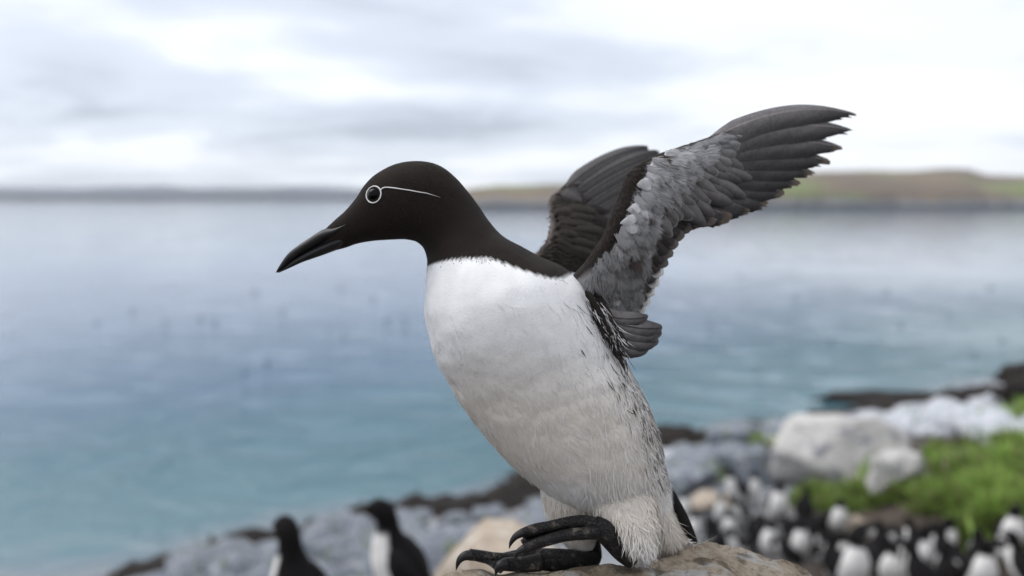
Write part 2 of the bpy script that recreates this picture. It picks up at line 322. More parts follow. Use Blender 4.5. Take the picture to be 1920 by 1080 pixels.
def far_land(name, prof, d0, d1, wl, label, stops, seed, scarp, rockc, green):
    """land across the water: outline given as (bearing, height) stations, coast at d0, crest at d1"""
    px = np.array([p[0] for p in prof], float); py = np.array([p[1] for p in prof], float)
    n = 260; k = 26
    X = np.linspace(px[0], px[-1], n); T = np.linspace(0, 1, k)
    V = np.zeros((n, k, 3))
    for i in range(n):
        top = np.interp(X[i], px, py)
        for j in range(k):
            d = d0 + (d1-d0)*T[j]**1.3 + (6*fbm((X[i]*0.011, seed, 0)) if j < k-1 else 0)*d0/250
            ztop = CAM[2] + (366-top)/FPX*d1
            u = T[j]
            prof_h = scarp*smooth01(u/0.10) + (1-scarp)*smooth01(u*1.0)**0.8
            x = (X[i]-960)/FPX*d
            z = -0.8 + (ztop+0.8)*prof_h
            z += (0.5*fbm((x*0.05*250/d0, d*0.06*250/d0, seed), 1, 4) if 0 < j < k-1 else 0.25*fbm((x*0.03, seed, 2), 1, 3))*d0/250*min(1, 0.35+u)
            V[i, j] = (x, d*math.cos(PITCH), z)
    m, nt, b = mat(name+'_ground')
    g = nd(nt, 'ShaderNodeNewGeometry'); sep = nd(nt, 'ShaderNodeSeparateXYZ'); nt.links.new(g.outputs['Position'], sep.inputs[0])
    nz = nd(nt, 'ShaderNodeTexNoise', i_Scale=0.035*250/d0, i_Detail=6.0); nt.links.new(g.outputs['Position'], nz.inputs[0])
    nz2 = nd(nt, 'ShaderNodeTexNoise', i_Scale=0.02*250/d0, i_Detail=3.0); nt.links.new(g.outputs['Position'], nz2.inputs[0])
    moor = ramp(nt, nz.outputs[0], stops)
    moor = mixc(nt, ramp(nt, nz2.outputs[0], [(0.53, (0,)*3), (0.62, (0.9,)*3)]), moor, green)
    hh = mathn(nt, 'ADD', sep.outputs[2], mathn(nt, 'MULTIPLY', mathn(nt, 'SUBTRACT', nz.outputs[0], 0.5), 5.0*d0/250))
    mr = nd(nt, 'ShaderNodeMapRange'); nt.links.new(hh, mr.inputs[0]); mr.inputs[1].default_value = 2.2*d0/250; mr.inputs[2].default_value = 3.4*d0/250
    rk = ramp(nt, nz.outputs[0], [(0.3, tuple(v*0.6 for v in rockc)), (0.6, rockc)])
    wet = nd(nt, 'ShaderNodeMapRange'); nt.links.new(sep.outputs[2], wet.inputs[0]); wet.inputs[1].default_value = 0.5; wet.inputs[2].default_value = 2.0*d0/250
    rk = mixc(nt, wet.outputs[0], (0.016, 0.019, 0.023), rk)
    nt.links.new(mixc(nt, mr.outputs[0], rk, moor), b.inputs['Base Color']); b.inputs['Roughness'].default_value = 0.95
    return tag(link(name, mesh_np(name, V.reshape(-1, 3), grid_faces(n, k)), m), label, kind='structure')
far_land('headland', [(868, 358), (890, 353), (930, 350), (1040, 346), (1150, 340), (1280, 335), (1400, 328), (1530, 324), (1600, 323.5), (1700, 322), (1750, 319), (1795, 320), (1830, 330), (1880, 331), (1925, 331), (2150, 326), (2500, 322)],
         238, 330, 388, 'brown moorland headland across the bay', [(0.3, (0.075, 0.05, 0.034)), (0.5, (0.12, 0.085, 0.055)), (0.7, (0.17, 0.13, 0.07))], 4.0, 0.34, (0.22, 0.22, 0.23), (0.11, 0.15, 0.03))
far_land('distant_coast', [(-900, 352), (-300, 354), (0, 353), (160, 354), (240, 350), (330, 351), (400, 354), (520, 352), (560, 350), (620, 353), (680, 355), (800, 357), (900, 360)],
         640, 900, 376, 'low hazy blue-grey coast on the horizon', [(0.3, (0.05, 0.066, 0.11)), (0.5, (0.066, 0.086, 0.13)), (0.7, (0.08, 0.10, 0.135))], 9.0, 0.3, (0.10, 0.12, 0.16), (0.065, 0.095, 0.10))  # bluish stops put the haze of distance into the coast's ground colour

# ------------------------------------------------------------------ rocks, weed and grass
def boulder_mesh(name, seed, subdiv=4, rough=0.22, flat=0.75, planes=10):
    bm = bmesh.new(); bmesh.ops.create_icosphere(bm, subdivisions=subdiv, radius=1.0)
    rnd = random.Random(seed)
    cuts = []
    for _ in range(planes):
        n = Vector((rnd.gauss(0, 1), rnd.gauss(0, 1), rnd.gauss(0.3, 0.8))).normalized(); cuts.append((n, rnd.uniform(0.52, 0.85)))
    for v in bm.verts:
        p = v.co.copy()
        for n, dd in cuts:
            e = p.dot(n)-dd
            if e > 0: p -= n*e*0.98
        p *= 1+rough*noise.fractal(p*1.3+Vector((seed*3.1, seed, 0)), 0.9, 2.1, 4)+0.025*noise.noise(p*9+Vector((seed, 0, 0)))
        p.z *= flat; v.co = p
    me = bpy.data.meshes.new(name); bm.to_mesh(me); bm.free()
    me.polygons.foreach_set('use_smooth', np.ones(len(me.polygons), dtype=bool)); return me
def boulder(name, me, material, loc, sc, rz, label=None, cat='boulder', group=None, parent=None):
    o = bpy.data.objects.new(name, me); COL.objects.link(o)
    if not me.materials: me.materials.append(material)
    o.location = loc; o.scale = sc; o.rotation_euler = (0, 0, rz)
    if parent is not None: o.parent = parent
    else: tag(o, label, cat, group)
    return o
def big(px, py, w, h, seed, material, label, depth_ratio=0.8, rz=0, flat=1.0, rough=0.10, planes=17, name='boulder'):
    """a boulder whose foot stands on the ground at this bearing; w, h its width and height in metres"""
    P, d = ground_hit(px, py)
    me = boulder_mesh(name, seed, 4, rough, 1.0, planes)
    return boulder(name, me, material, (P[0], P[1]+w*0.3, P[2]+h*0.28), (w*0.56, w*0.5*depth_ratio, h*0.62), rz, label)
big(1612, 915, 2.0, 0.82, 3, M_pale, 'largest pale grey boulder behind the grass, with a dark split down its face', 0.8, 0.2, planes=15)
big(1705, 925, 0.75, 0.45, 8, M_pale, 'grey slab leaning on the right foot of the largest boulder', 0.6, 0.7)
big(1822, 900, 0.55, 0.2, 13, M_tan, 'buff tilted stone lying in the grass right of the largest boulder', 0.6, 0.9)
big(1300, 925, 0.95, 0.42, 15, M_grey, 'broad blue-grey boulder beside the tail of the winged bird', 0.8, 0.1)
big(1415, 915, 0.8, 0.50, 18, M_grey, 'blue-grey boulder against the left foot of the largest boulder', 0.8, 0.4)
big(1390, 838, 0.9, 0.42, 22, M_grey, 'pale grey rock below the dark weed, left of the largest boulder', 0.7, 0.3)
big(1620, 918, 0.3, 0.16, 25, M_tan, 'small pinkish stone at the top of the grass bank', 0.7, 0.2)
big(1610, 1000, 0.3, 0.14, 27, M_tan, 'small buff stone at the lower edge of the grass bank', 0.6, 0.1)
big(1325, 965, 0.42, 0.25, 30, M_tan, 'tan rock among the birds closest to the perch', 0.8, 0.4)
big(1380, 955, 0.35, 0.25, 33, M_tan, 'tan rock behind the leaning bird of the colony', 0.8, 0.9)
big(1985, 752, 1.5, 0.62, 36, M_dark, 'dark wet rock mass at the right end of the shore', 0.8, 0.2, rough=0.5, planes=3)
o_ = water_hit(1640, 748)[0]
boulder('reef', boulder_mesh('reef', 40, 4, 0.35, 1.0, 3), M_dark, (o_[0], o_[1], 0.0), (1.45, 0.35, 0.16), 0.1, 'low dark reef just breaking the water beyond the boulders', 'reef')

stone_protos = [boulder_mesh('stone_mesh', 50+k, 2, 0.14, 0.7, 10) for k in range(9)]
for k, me in enumerate(stone_protos): me.materials.append([M_grey, M_grey, M_white, M_pale, M_grey, M_white, M_pale, M_grey, M_white][k])
def scatter_stones():
    cnt = 0; rnd = random.Random(5)
    while cnt < 290:
        px = rnd.uniform(180, 1990); lo = np.interp(px, [180, 1000, 1250, 1500, 1700, 1990], [1075, 925, 845, 800, 765, 745]); hi = np.interp(px, [180, 700, 1000, 1250, 1450, 1700, 1990], [1120, 1080, 1060, 900, 880, 815, 830])
        py = rnd.uniform(lo, hi)
        P, d = ground_hit(px, py)
        s, t = shore_s(P[0], P[1])
        if s < 0.35: continue
        r = rnd.choice([0.09, 0.12, 0.16, 0.2, 0.26, 0.34]) * rnd.uniform(0.8, 1.3)
        idx = rnd.choice([0, 1, 3, 4, 6, 7, 0, 2])
        if px > 1590 and py < 830: idx = rnd.choice([2, 5, 8, 2, 5])
        if px < 1200: idx = rnd.choice([0, 1, 4, 7])
        o = boulder('stone', stone_protos[idx], None, (P[0], P[1], P[2]+r*0.12), (r*rnd.uniform(0.9, 1.5), r*rnd.uniform(0.8, 1.1), r*rnd.uniform(0.7, 1.0)), rnd.uniform(0, 6.28), parent=SHORE)
        cnt += 1
scatter_stones()
# tan outcrop below the perch on which the two nearer birds stand
def build_outcrops():
    specs = [(-0.36, 1.98, 3.17, 0.34, 0.30, 61, 'tan rock under the left-facing black-backed bird'),
             (-0.70, 1.62, 3.27, 0.26, 0.24, 63, 'grey-tan rock under the bird seen from behind'),
             (-0.10, 2.10, 3.42, 0.30, 0.28, 65, 'tan rounded rock left of the winged bird\'s toes')]
    for x, y, ztop, rx, ry, sd_, lb in specs:
        zb = float(terrain(np.array(x), np.array(y)))
        me = boulder_mesh('outcrop', sd_, 4, 0.12, 1.0, 6)
        zz = np.array([v.co.z for v in me.vertices]); top = zz.max(); H = ztop-zb+0.25
        for v in me.vertices:
            zq = v.co.z/top; v.co.z = math.copysign(abs(zq)**0.45, zq)
            f = 1/max(0.35, math.sqrt(max(0.05, 1-min(1, abs(zq))**2)))*max(0, 1-abs(zq)**3.5)+abs(zq)**3.5; v.co.x *= f; v.co.y *= f
        boulder('outcrop', me, M_tan, (x, y, zb-0.25+H*0.5), (rx, ry, H*0.5), 0.3, lb)
build_outcrops()

def strips(P, N, D, L, Wd, lift, curl, color, tipcolor=None, seg=3, blendN=None, droop=None):
    """flat tapering blades: roots P, surface normals N, directions D"""
    n = len(P); D = nrmz(D - N*np.sum(D*N, 1, keepdims=True)); S = np.cross(N, D)
    rows = []; cols = []; nr = []
    tipcolor = color if tipcolor is None else tipcolor
    prof = [0.55, 1.0, 0.8, 0.0] if seg == 3 else [0.7, 1.0, 0.0]
    for k in range(seg+1):
        t = k/seg
        c = P + D*(L*t)[:, None] + N*(lift*t**1.0)[:, None] + S*(curl*L*t*t)[:, None]
        if droop is not None: c = c + droop*(L*t*t)[:, None]
        col = color*(1-t)+tipcolor*t
        if k < seg:
            rows += [c - S*(Wd*prof[k]/2)[:, None], c + S*(Wd*prof[k]/2)[:, None]]; cols += [col, col]; nr += [N, N]
        else: rows += [c]; cols += [col]; nr += [N]
    V = np.stack(rows, 1); nv = V.shape[1]; C = np.stack(cols, 1)
    base = (np.arange(n)*nv)[:, None]
    tri = []
    for k in range(seg-1):
        a, b, c, d = 2*k, 2*k+1, 2*k+3, 2*k+2
        tri += [(a, c, b), (a, d, c)]
    tri += [(2*seg-2, 2*seg, 2*seg-1)]
    F = (base[:, None, :] + np.array(tri)[None]).reshape(-1, 3)
    Nn = np.stack(nr, 1).reshape(-1, 3) if blendN is not None else None
    return V.reshape(-1, 3), F, C.reshape(-1, 3), Nn

def weed():
    """dark wrack thrown up along the tide line"""
    n = 9000; t = RNG.uniform(-6, 34, n); s = np.abs(RNG.normal(0, 0.30, n))*1.0 - 0.25 + 0.25*np.sin(t*0.8)
    xy = P0 + t[:, None]*TD + (s - shore_wave(t))[:, None]*ND
    hump = 0.03+0.10*np.clip(np.sin(t*1.3+0.5)*np.sin(t*0.47), 0, 1)
    z = np.maximum(terrain(xy[:, 0], xy[:, 1]), 0) + RNG.uniform(0, 1, n)*hump
    P = np.column_stack([xy, z]); N = nrmz(np.column_stack([RNG.normal(0, 0.25, n), RNG.normal(0, 0.25, n), np.ones(n)]))
    D = RNG.normal(0, 1, (n, 3)); D[:, 2] *= 0.1
    base = np.array([0.022, 0.015, 0.012])*RNG.uniform(0.5, 1.7, (n, 1))
    V, F, C, _ = strips(P, N, D, RNG.uniform(0.15, 0.4, n), RNG.uniform(0.05, 0.12, n), RNG.uniform(-0.05, 0.02, n), RNG.normal(0, 0.4, n), base)
    m = attr_mat('wrack', 0.6, 20, 0.2, 0, 0, 0, 0.2)
    tag(link('seaweed', mesh_np('seaweed', V, F, C), m), 'dark brown seaweed belt along the tide line', 'seaweed', kind='stuff')
    me = boulder_mesh('weed_rock', 71, 3, 0.3, 0.8, 5); me.materials.append(M_dark); rnd = random.Random(9)
    for k in range(150):
        t = rnd.uniform(-4, 24); s = rnd.uniform(-0.3, 0.35) - float(shore_wave(t))
        x, y = P0 + t*TD + s*ND; r = rnd.uniform(0.12, 0.34)
        boulder('weed_covered_stone', me, None, (x, y, max(0.0, float(terrain(np.array(x), np.array(y))))+0.02), (r*1.7, r*1.1, r*0.8), rnd.uniform(0, 6), parent=SHORE)
weed()

GRASS = [[(1490, 935), (1520, 905), (1580, 895), (1640, 905), (1700, 925), (1750, 945), (1760, 900), (1745, 850), (1800, 850), (1850, 800), (1960, 800), (2050, 900), (2000, 1010), (1890, 1050), (1850, 1040), (1800, 1010), (1700, 998), (1640, 980), (1560, 960), (1500, 950)]]
def grass():
    pts = []
    px = RNG.uniform(1240, 2100, 30000); py = RNG.uniform(780, 1050, 30000)
    ok = in_poly(px, py, GRASS[0])
    tuft = (np.hypot(px-1340, (py-910)) < 9) | (np.hypot(px-1262, py-930) < 10) | ((np.hypot((px-1720)/2, py-800) < 14)) | (np.hypot(px-1430, py-840) < 9) 
    px, py = px[ok | tuft], py[ok | tuft]
    P = np.array([ground_hit(a, b)[0] for a, b in zip(px[:4200], py[:4200])])
    # several blades at every root, in uneven hummocks
    k = 11; P = np.repeat(P, k, 0) + np.column_stack([RNG.normal(0, 0.05, len(P)*k), RNG.normal(0, 0.05, len(P)*k), np.zeros(len(P)*k)])
    P[:, 2] = terrain(P[:, 0], P[:, 1])
    n = len(P)
    hum = np.array([0.6*noise.noise(Vector((p[0]*2.6, p[1]*2.6, 0.3)))+0.9*noise.noise(Vector((p[0]*6.5, p[1]*6.5, 7.3))) for p in P])
    gap = np.array([noise.noise(Vector((p[0]*2.4+9, p[1]*2.4, 4.3))) for p in P])
    keep = gap > -0.04; P, hum, gap = P[keep], hum[keep], gap[keep]; n = len(P)
    P[:, 2] += 0.16*np.clip(hum, 0, 1)
    N = nrmz(np.column_stack([RNG.normal(0, 1, n), -0.6+RNG.normal(0, 1, n), 0.7*np.ones(n)]))
    D = np.column_stack([RNG.normal(0, 0.55, n), RNG.normal(0, 0.55, n), np.ones(n)])
    base = np.array([0.15, 0.225, 0.05])*(0.7+0.6*RNG.random((n, 1))) * np.clip(1+0.8*hum[:, None], .25, 2)
    yel = RNG.random(n) < 0.18; base[yel] = np.array([0.19, 0.17, 0.08])
    V, F, C, _ = strips(P, N, D, RNG.uniform(0.07, 0.17, n)*np.clip(1+0.8*hum, .3, 2), RNG.uniform(0.014, 0.034, n), RNG.normal(0, 0.03, n), RNG.normal(0, 0.3, n), base*0.8, base*1.25)
    m = attr_mat('grass_blades', 0.6, 0, 0, 0, 0, 0, 0.3, 0.35)
    tag(link('grass', mesh_np('grass', V, F, C), m), 'bright green grass bank above the bird colony', 'grass', kind='stuff')
grass()
# ------------------------------------------------------------------ the guillemot with raised wings
DB = 0.40                                     # distance of the bird's middle plane
def bird_depth(cx): return 0.392 + 0.00006*(cx-700) + 0.00003*max(0, cx-1000)
BODY = [  # back/top point, front/bottom point (photo pixels at the bird's distance), half width in cm
 (590,452, 596,470, .08), (607,433, 622,470, .40), (630,412, 645,465, .78), (650,395, 668,457, 1.1), (670,372, 695,452, 1.4), (685,350, 718,450, 1.7), (705,330, 738,449, 2.0),
 (735,313, 755,448.5, 2.25), (765,305, 768,450, 2.42), (800,305, 780,453, 2.5), (830,315, 790,460, 2.5), (855,334, 796,468, 2.45), (878,360, 800,479, 2.4), (897,385, 802,492, 2.45),
 (915,411, 801,508, 2.8), (940,440, 799,530, 3.45), (975,461, 799,560, 4.3), (1015,482, 798,592, 5.0), (1053,500, 804,622, 5.5), (1085,524, 813,655, 5.7), (1110,555, 825,686, 5.65),
 (1132,590, 843,717, 5.4), (1150,625, 862,750, 5.05), (1168,665, 888,788, 4.8), (1187,705, 917,824, 4.65), (1208,745, 950,860, 4.5), (1224,785, 985,891, 4.3), (1236,825, 1022,918, 4.0),
 (1243,860, 1065,942, 3.6), (1250,895, 1108,966, 3.2), (1256,930, 1150,984, 2.6), (1262,962, 1192,1000, 1.9), (1270,990, 1228,1012, 1.1), (1275,1008, 1262,1018, .4)]
COLLAR = [(760,520), (796,501), (802,499), (814,494), (848,486), (889,484), (915,483.5), (941,491), (973,504), (1007,515), (1030,521), (1053,522), (1066,515), (1092,502), (1116,489), (1150,465)]
FLANK = [(1108,560), (1130,610), (1160,655), (1185,712), (1212,765), (1232,830), (1246,890)]
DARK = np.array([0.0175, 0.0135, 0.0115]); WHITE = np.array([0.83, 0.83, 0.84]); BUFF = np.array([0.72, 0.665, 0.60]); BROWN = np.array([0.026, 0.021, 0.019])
def loft(st, n, m, depthf, expo=2.15):
    A = cr_interp(st, n); G = np.zeros((n, m, 3))
    if n > 200:                                   # even out the girth along the trunk
        k = np.exp(-(np.arange(-12, 13)/6.0)**2); k /= k.sum(); A[:, 4] = np.where(np.arange(n) > 70, np.convolve(np.pad(A[:, 4], 12, mode='edge'), k, 'valid'), A[:, 4])
    th = np.arange(m)/m*2*PI
    for i, row in enumerate(A):
        tx, ty, bx, by, w = row[:5]
        d = row[5] if len(row) > 5 else depthf((tx+bx)/2)
        T = W(tx, ty, d); B = W(bx, by, d); c = (T+B)/2; e1 = (T-B)/2
        cs = np.sign(np.cos(th))*np.abs(np.cos(th))**(2/expo); sn = np.sign(np.sin(th))*np.abs(np.sin(th))**(2/expo)
        G[i] = c + cs[:, None]*e1 + sn[:, None]*cF*(-w/100)        # theta in (0, pi) faces the camera
    return G
def caps(n, m, F): return [tuple(f) for f in F] + [tuple(range(m-1, -1, -1)), tuple(range((n-1)*m, n*m))]
def grid_normals(G):
    n, m, _ = G.shape
    du = np.gradient(G, axis=0); dv = (np.roll(G, -1, 1)-np.roll(G, 1, 1))
    N = nrmz(np.cross(dv, du)); c = G.mean(1, keepdims=True)
    flip = np.sign(np.sum(N*(G-c), -1, keepdims=True)); flip[flip == 0] = 1
    return N*flip
def body_color(G):
    """plumage pattern and belly tint, the same on both sides"""
    n, m, _ = G.shape; C = np.zeros((n, m, 3)); X, Y, _ = proj(G.reshape(-1, 3)); X = X.reshape(n, m); Y = Y.reshape(n, m)
    for j in range(m):                                   # far side takes the near side's pattern
        k = j if j <= m//2 else m-j
        X[:, j] = X[:, k]; Y[:, j] = Y[:, k]
    cx = np.array([p[0] for p in COLLAR]); cy = np.array([p[1] for p in COLLAR])
    yl = np.interp(X, cx, cy)
    dark = smooth01((yl-Y)/3+0.5)*(X < 1160) + (X <= 796)*(Y < 500)
    dark = np.clip(dark, 0, 1)
    th = np.arange(m)/m*2*PI; back = smooth01((np.cos(th)[None, :]-0.975)/0.015)*(np.arange(n)[:, None] > n*0.53)
    dark = np.maximum(dark, back)
    buff = smooth01((Y-620)/160)*0.8*(1-0.8*smooth01((Y-850)/110))  # lower belly: some dirt, plus soft shade put into the plumage colour
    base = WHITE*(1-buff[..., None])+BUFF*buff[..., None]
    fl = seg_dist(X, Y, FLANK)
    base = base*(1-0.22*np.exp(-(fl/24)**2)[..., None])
    return base*(1-dark[..., None])+DARK*dark[..., None], dark, X, Y, fl

GU = empty('guillemot', tuple(W(1150, 1052, 0.388)))
tag(GU, 'black and white seabird with both wings raised, on the nearest tan rock', 'seabird')
n_, m_ = 240, 112
GB = loft(BODY, n_, m_, bird_depth)
# soft relief in the plumage
NB = grid_normals(GB)
for i in range(n_):
    if i < 25: continue
    a = 0.0005*min(1, (i-25)/120)
    for j in range(m_):
        p = GB[i, j]; GB[i, j] = p + NB[i, j]*a*noise.fractal(Vector((p[0]*34, p[1]*34, p[2]*48)), 0.8, 2.0, 3)
# the fold where breast meets flank below the wing
NB = grid_normals(GB)
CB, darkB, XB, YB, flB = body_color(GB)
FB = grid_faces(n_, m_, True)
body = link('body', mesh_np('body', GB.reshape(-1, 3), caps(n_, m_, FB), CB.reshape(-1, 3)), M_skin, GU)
BV = BVHTree.FromPolygons([tuple(v) for v in GB.reshape(-1, 3)], [tuple(f) for f in FB])

def sample_loft(G, N, count, imin=0, imax=None, near_bias=0.8):
    n, m, _ = G.shape; imax = imax or n-2
    ar = np.linalg.norm(np.cross(G[1:, :]-G[:-1, :], np.roll(G, -1, 1)[:-1]-G[:-1]), axis=-1)
    ar[:imin] = 0; ar[imax:] = 0
    jj = np.arange(m); ar = ar*np.where(jj < m/2+3, near_bias, 1-near_bias)[None, :]
    idx = RNG.choice(ar.size, count, p=(ar/ar.sum()).ravel()); i = idx//m; j = idx % m
    fu = RNG.random(count)[:, None]; fv = RNG.random(count)[:, None]; j2 = (j+1) % m
    P = G[i, j]*(1-fu)*(1-fv)+G[i+1, j]*fu*(1-fv)+G[i, j2]*(1-fu)*fv+G[i+1, j2]*fu*fv
    D = nrmz(G[i+1, j]-G[i, j]); return P, nrmz(N[i, j]*(1-fu)+N[i+1, j]*fu), D, i, j
def add_strips(parts, *a, **k): parts.append(strips(*a, **k))
def join_strips(name, parts, material, parent):
    V = []; F = []; C = []; N = []; o = 0
    for v, f, c, nn in parts:
        V.append(v); F.append(f+o); C.append(c); N.append(nn); o += len(v)
    Nn = np.concatenate(N) if all(x is not None for x in N) else None
    ob = link(name, mesh_np(name, np.concatenate(V), np.concatenate(F), np.concatenate(C), True, Nn), material, parent); ob['kind'] = 'stuff'
    return ob
DOWN = np.array([0, 0, -1.0])
def body_plumage():
    parts = []
    # head and neck: short velvet
    i_col = int(n_*0.5)
    P, N, D, i, j = sample_loft(GB, NB, 26000, 8, i_col)
    dk = darkB[i, j]; ok = dk > 0.5; P, N, D = P[ok], N[ok], D[ok]; n = len(P)
    col = DARK*RNG.uniform(0.5, 1.8, (n, 1))*np.array([1, 1, 1])
    D = D + RNG.normal(0, 0.10, (n, 3))
    add_strips(parts, P-N*0.0001, N, D, RNG.uniform(.0016, .0034, n), RNG.uniform(.00022, .0004, n), RNG.uniform(.00002, .00022, n), RNG.normal(0, .12, n), col, col*1.15, blendN=1)
    # white body feathers
    P, N, D, i, j = sample_loft(GB, NB, 44000, int(n_*0.33), n_-6)
    x, y, dk, fl = XB[i, j], YB[i, j], darkB[i, j], flB[i, j]; n = len(P)
    fu = smooth01((y-560)/260)
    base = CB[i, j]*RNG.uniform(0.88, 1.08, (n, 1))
    streak = RNG.random(n) < 0.36*np.exp(-(fl/24)**2)*(x > 1040)
    clump = np.array([noise.noise(Vector((p[0]*70, p[1]*70, p[2]*40))) for p in P])
    streak &= clump > -0.05
    base[streak] = BROWN*RNG.uniform(0.8, 2.2, (streak.sum(), 1))
    base = np.minimum(base, 0.87)
    D = D + RNG.normal(0, 0.12, (n, 3)) + DOWN*0.25*fu[:, None]
    L = (.003+.0042*fu)*RNG.uniform(0.7, 1.4, n); wd = (.0004+.00022*fu)*RNG.uniform(0.7, 1.3, n)
    lift = (.0001+.0003*fu)*RNG.uniform(0.2, 1.8, n)
    wav = np.array([noise.noise(Vector((p[0]*45, p[1]*45, p[2]*45+7))) for p in P])
    add_strips(parts, P-N*0.0002, N, D, L, wd, lift, wav*0.5+RNG.normal(0, .12, n), base, np.minimum(base*1.06, 0.88), blendN=1)
    # loose feathers standing proud: pale flicks on the belly, long wisps at the flank and rear edge
    P, N, D, i, j = sample_loft(GB, NB, 5200, int(n_*0.5), n_-6)
    x, y, fl, dk = XB[i, j], YB[i, j], flB[i, j], darkB[i, j]
    ok = (RNG.random(len(P)) < 0.10+0.7*np.exp(-(fl/40)**2)) & (y > 560); P, N, D, x, y, fl, i, j = P[ok], N[ok], D[ok], x[ok], y[ok], fl[ok], i[ok], j[ok]; n = len(P)
    col = np.tile(WHITE*1.0, (n, 1)); s = RNG.random(n) < 0.2*np.exp(-(fl/30)**2); col[s] = BROWN*1.3
    add_strips(parts, P, N, D+RNG.normal(0, .22, (n, 3))+DOWN*.35, RNG.uniform(.005, .011, n), RNG.uniform(.0003, .0007, n), RNG.uniform(.0003, .0016, n), RNG.normal(0, .35, n), col, col, blendN=1)
    # longer feathers falling from the belly over the thigh
    P, N, D, i, j = sample_loft(GB, NB, 9000, int(n_*0.68), n_-8, .97); x, y = XB[i, j], YB[i, j]
    ok = (x > 1075) & (x < 1245) & (y > 868) & (y < 968) & (j < m_//2); ok &= RNG.random(len(x)) < smooth01((x-1070)/90)*smooth01((1260-x)/40)*smooth01((y-850)/70)*.75; P, N, D = P[ok], N[ok], D[ok]; n = len(P)
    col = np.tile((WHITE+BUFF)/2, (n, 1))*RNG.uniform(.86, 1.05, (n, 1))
    parts.append(strips(P+N*.0006, N, D*.5+DOWN*.8+RNG.normal(0, .13, (n, 3)), RNG.uniform(.006, .013, n), RNG.uniform(.0003, .0006, n), RNG.uniform(.0006, .0045, n), RNG.normal(0, .15, n), col, blendN=1))
    return join_strips('plumage', parts, M_plume, GU)
body_plumage()

# thighs and vent
def tuft(st, depth, cnt, lenr, name, col=WHITE, imin=2, tipgrow=0.6, wdr=(.0005, .001)):
    G = loft(st, 40, 40, lambda c: depth, 2.0); N = grid_normals(G)
    C = np.tile(col*0.93, (40*40, 1))
    o = link(name, mesh_np(name, G.reshape(-1, 3), caps(40, 40, grid_faces(40, 40, True)), C), M_skin, GU)
    P, N_, D, i, j = sample_loft(G, N, cnt, imin, 38); n = len(P)
    g = i/40.0
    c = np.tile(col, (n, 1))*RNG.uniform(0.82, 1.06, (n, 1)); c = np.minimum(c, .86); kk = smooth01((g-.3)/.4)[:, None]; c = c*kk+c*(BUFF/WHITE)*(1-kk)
    parts = [strips(P-N_*.0002, N_, D+RNG.normal(0, .14, (n, 3)), RNG.uniform(*lenr, n)*(1+tipgrow*g), RNG.uniform(*wdr, n), RNG.uniform(.0001, .0011, n), RNG.normal(0, .22, n), c, blendN=1)]
    p = join_strips('plumage', parts, M_plume, o); return o
tuft([(1190,840, 1080,860, .6,.425), (1205,875, 1085,895, 1.1,.412), (1222,915, 1100,934, 1.8,.402), (1230,952, 1122,962, 2.1,.394), (1230,988, 1146,994, 1.95,.388), (1224,1018, 1166,1020, 1.4,.388), (1214,1040, 1182,1042, .9,.388), (1208,1054, 1196,1056, .4,.388)], 0.392, 5200, (.006, .012), 'thigh')
tuft([(1120,890, 1010,900, 1.6), (1125,930, 1016,932, 2.0), (1122,965, 1026,962, 1.9), (1118,1000, 1046,998, 1.5), (1118,1026, 1066,1024, 1.1), (1116,1046, 1078,1044, .7), (1108,1056, 1092,1056, .4)], 0.420, 2600, (.006, .012), 'thigh', WHITE*0.95)
tuft([(1250,925, 1190,940, 1.2), (1262,960, 1205,975, 1.4), (1276,990, 1215,1005, 1.2), (1290,1012, 1228,1026, .8), (1300,1024, 1245,1036, .3)], 0.418, 4200, (.011, .021), 'vent', WHITE, 2, 0.5, (.0004, .0008))

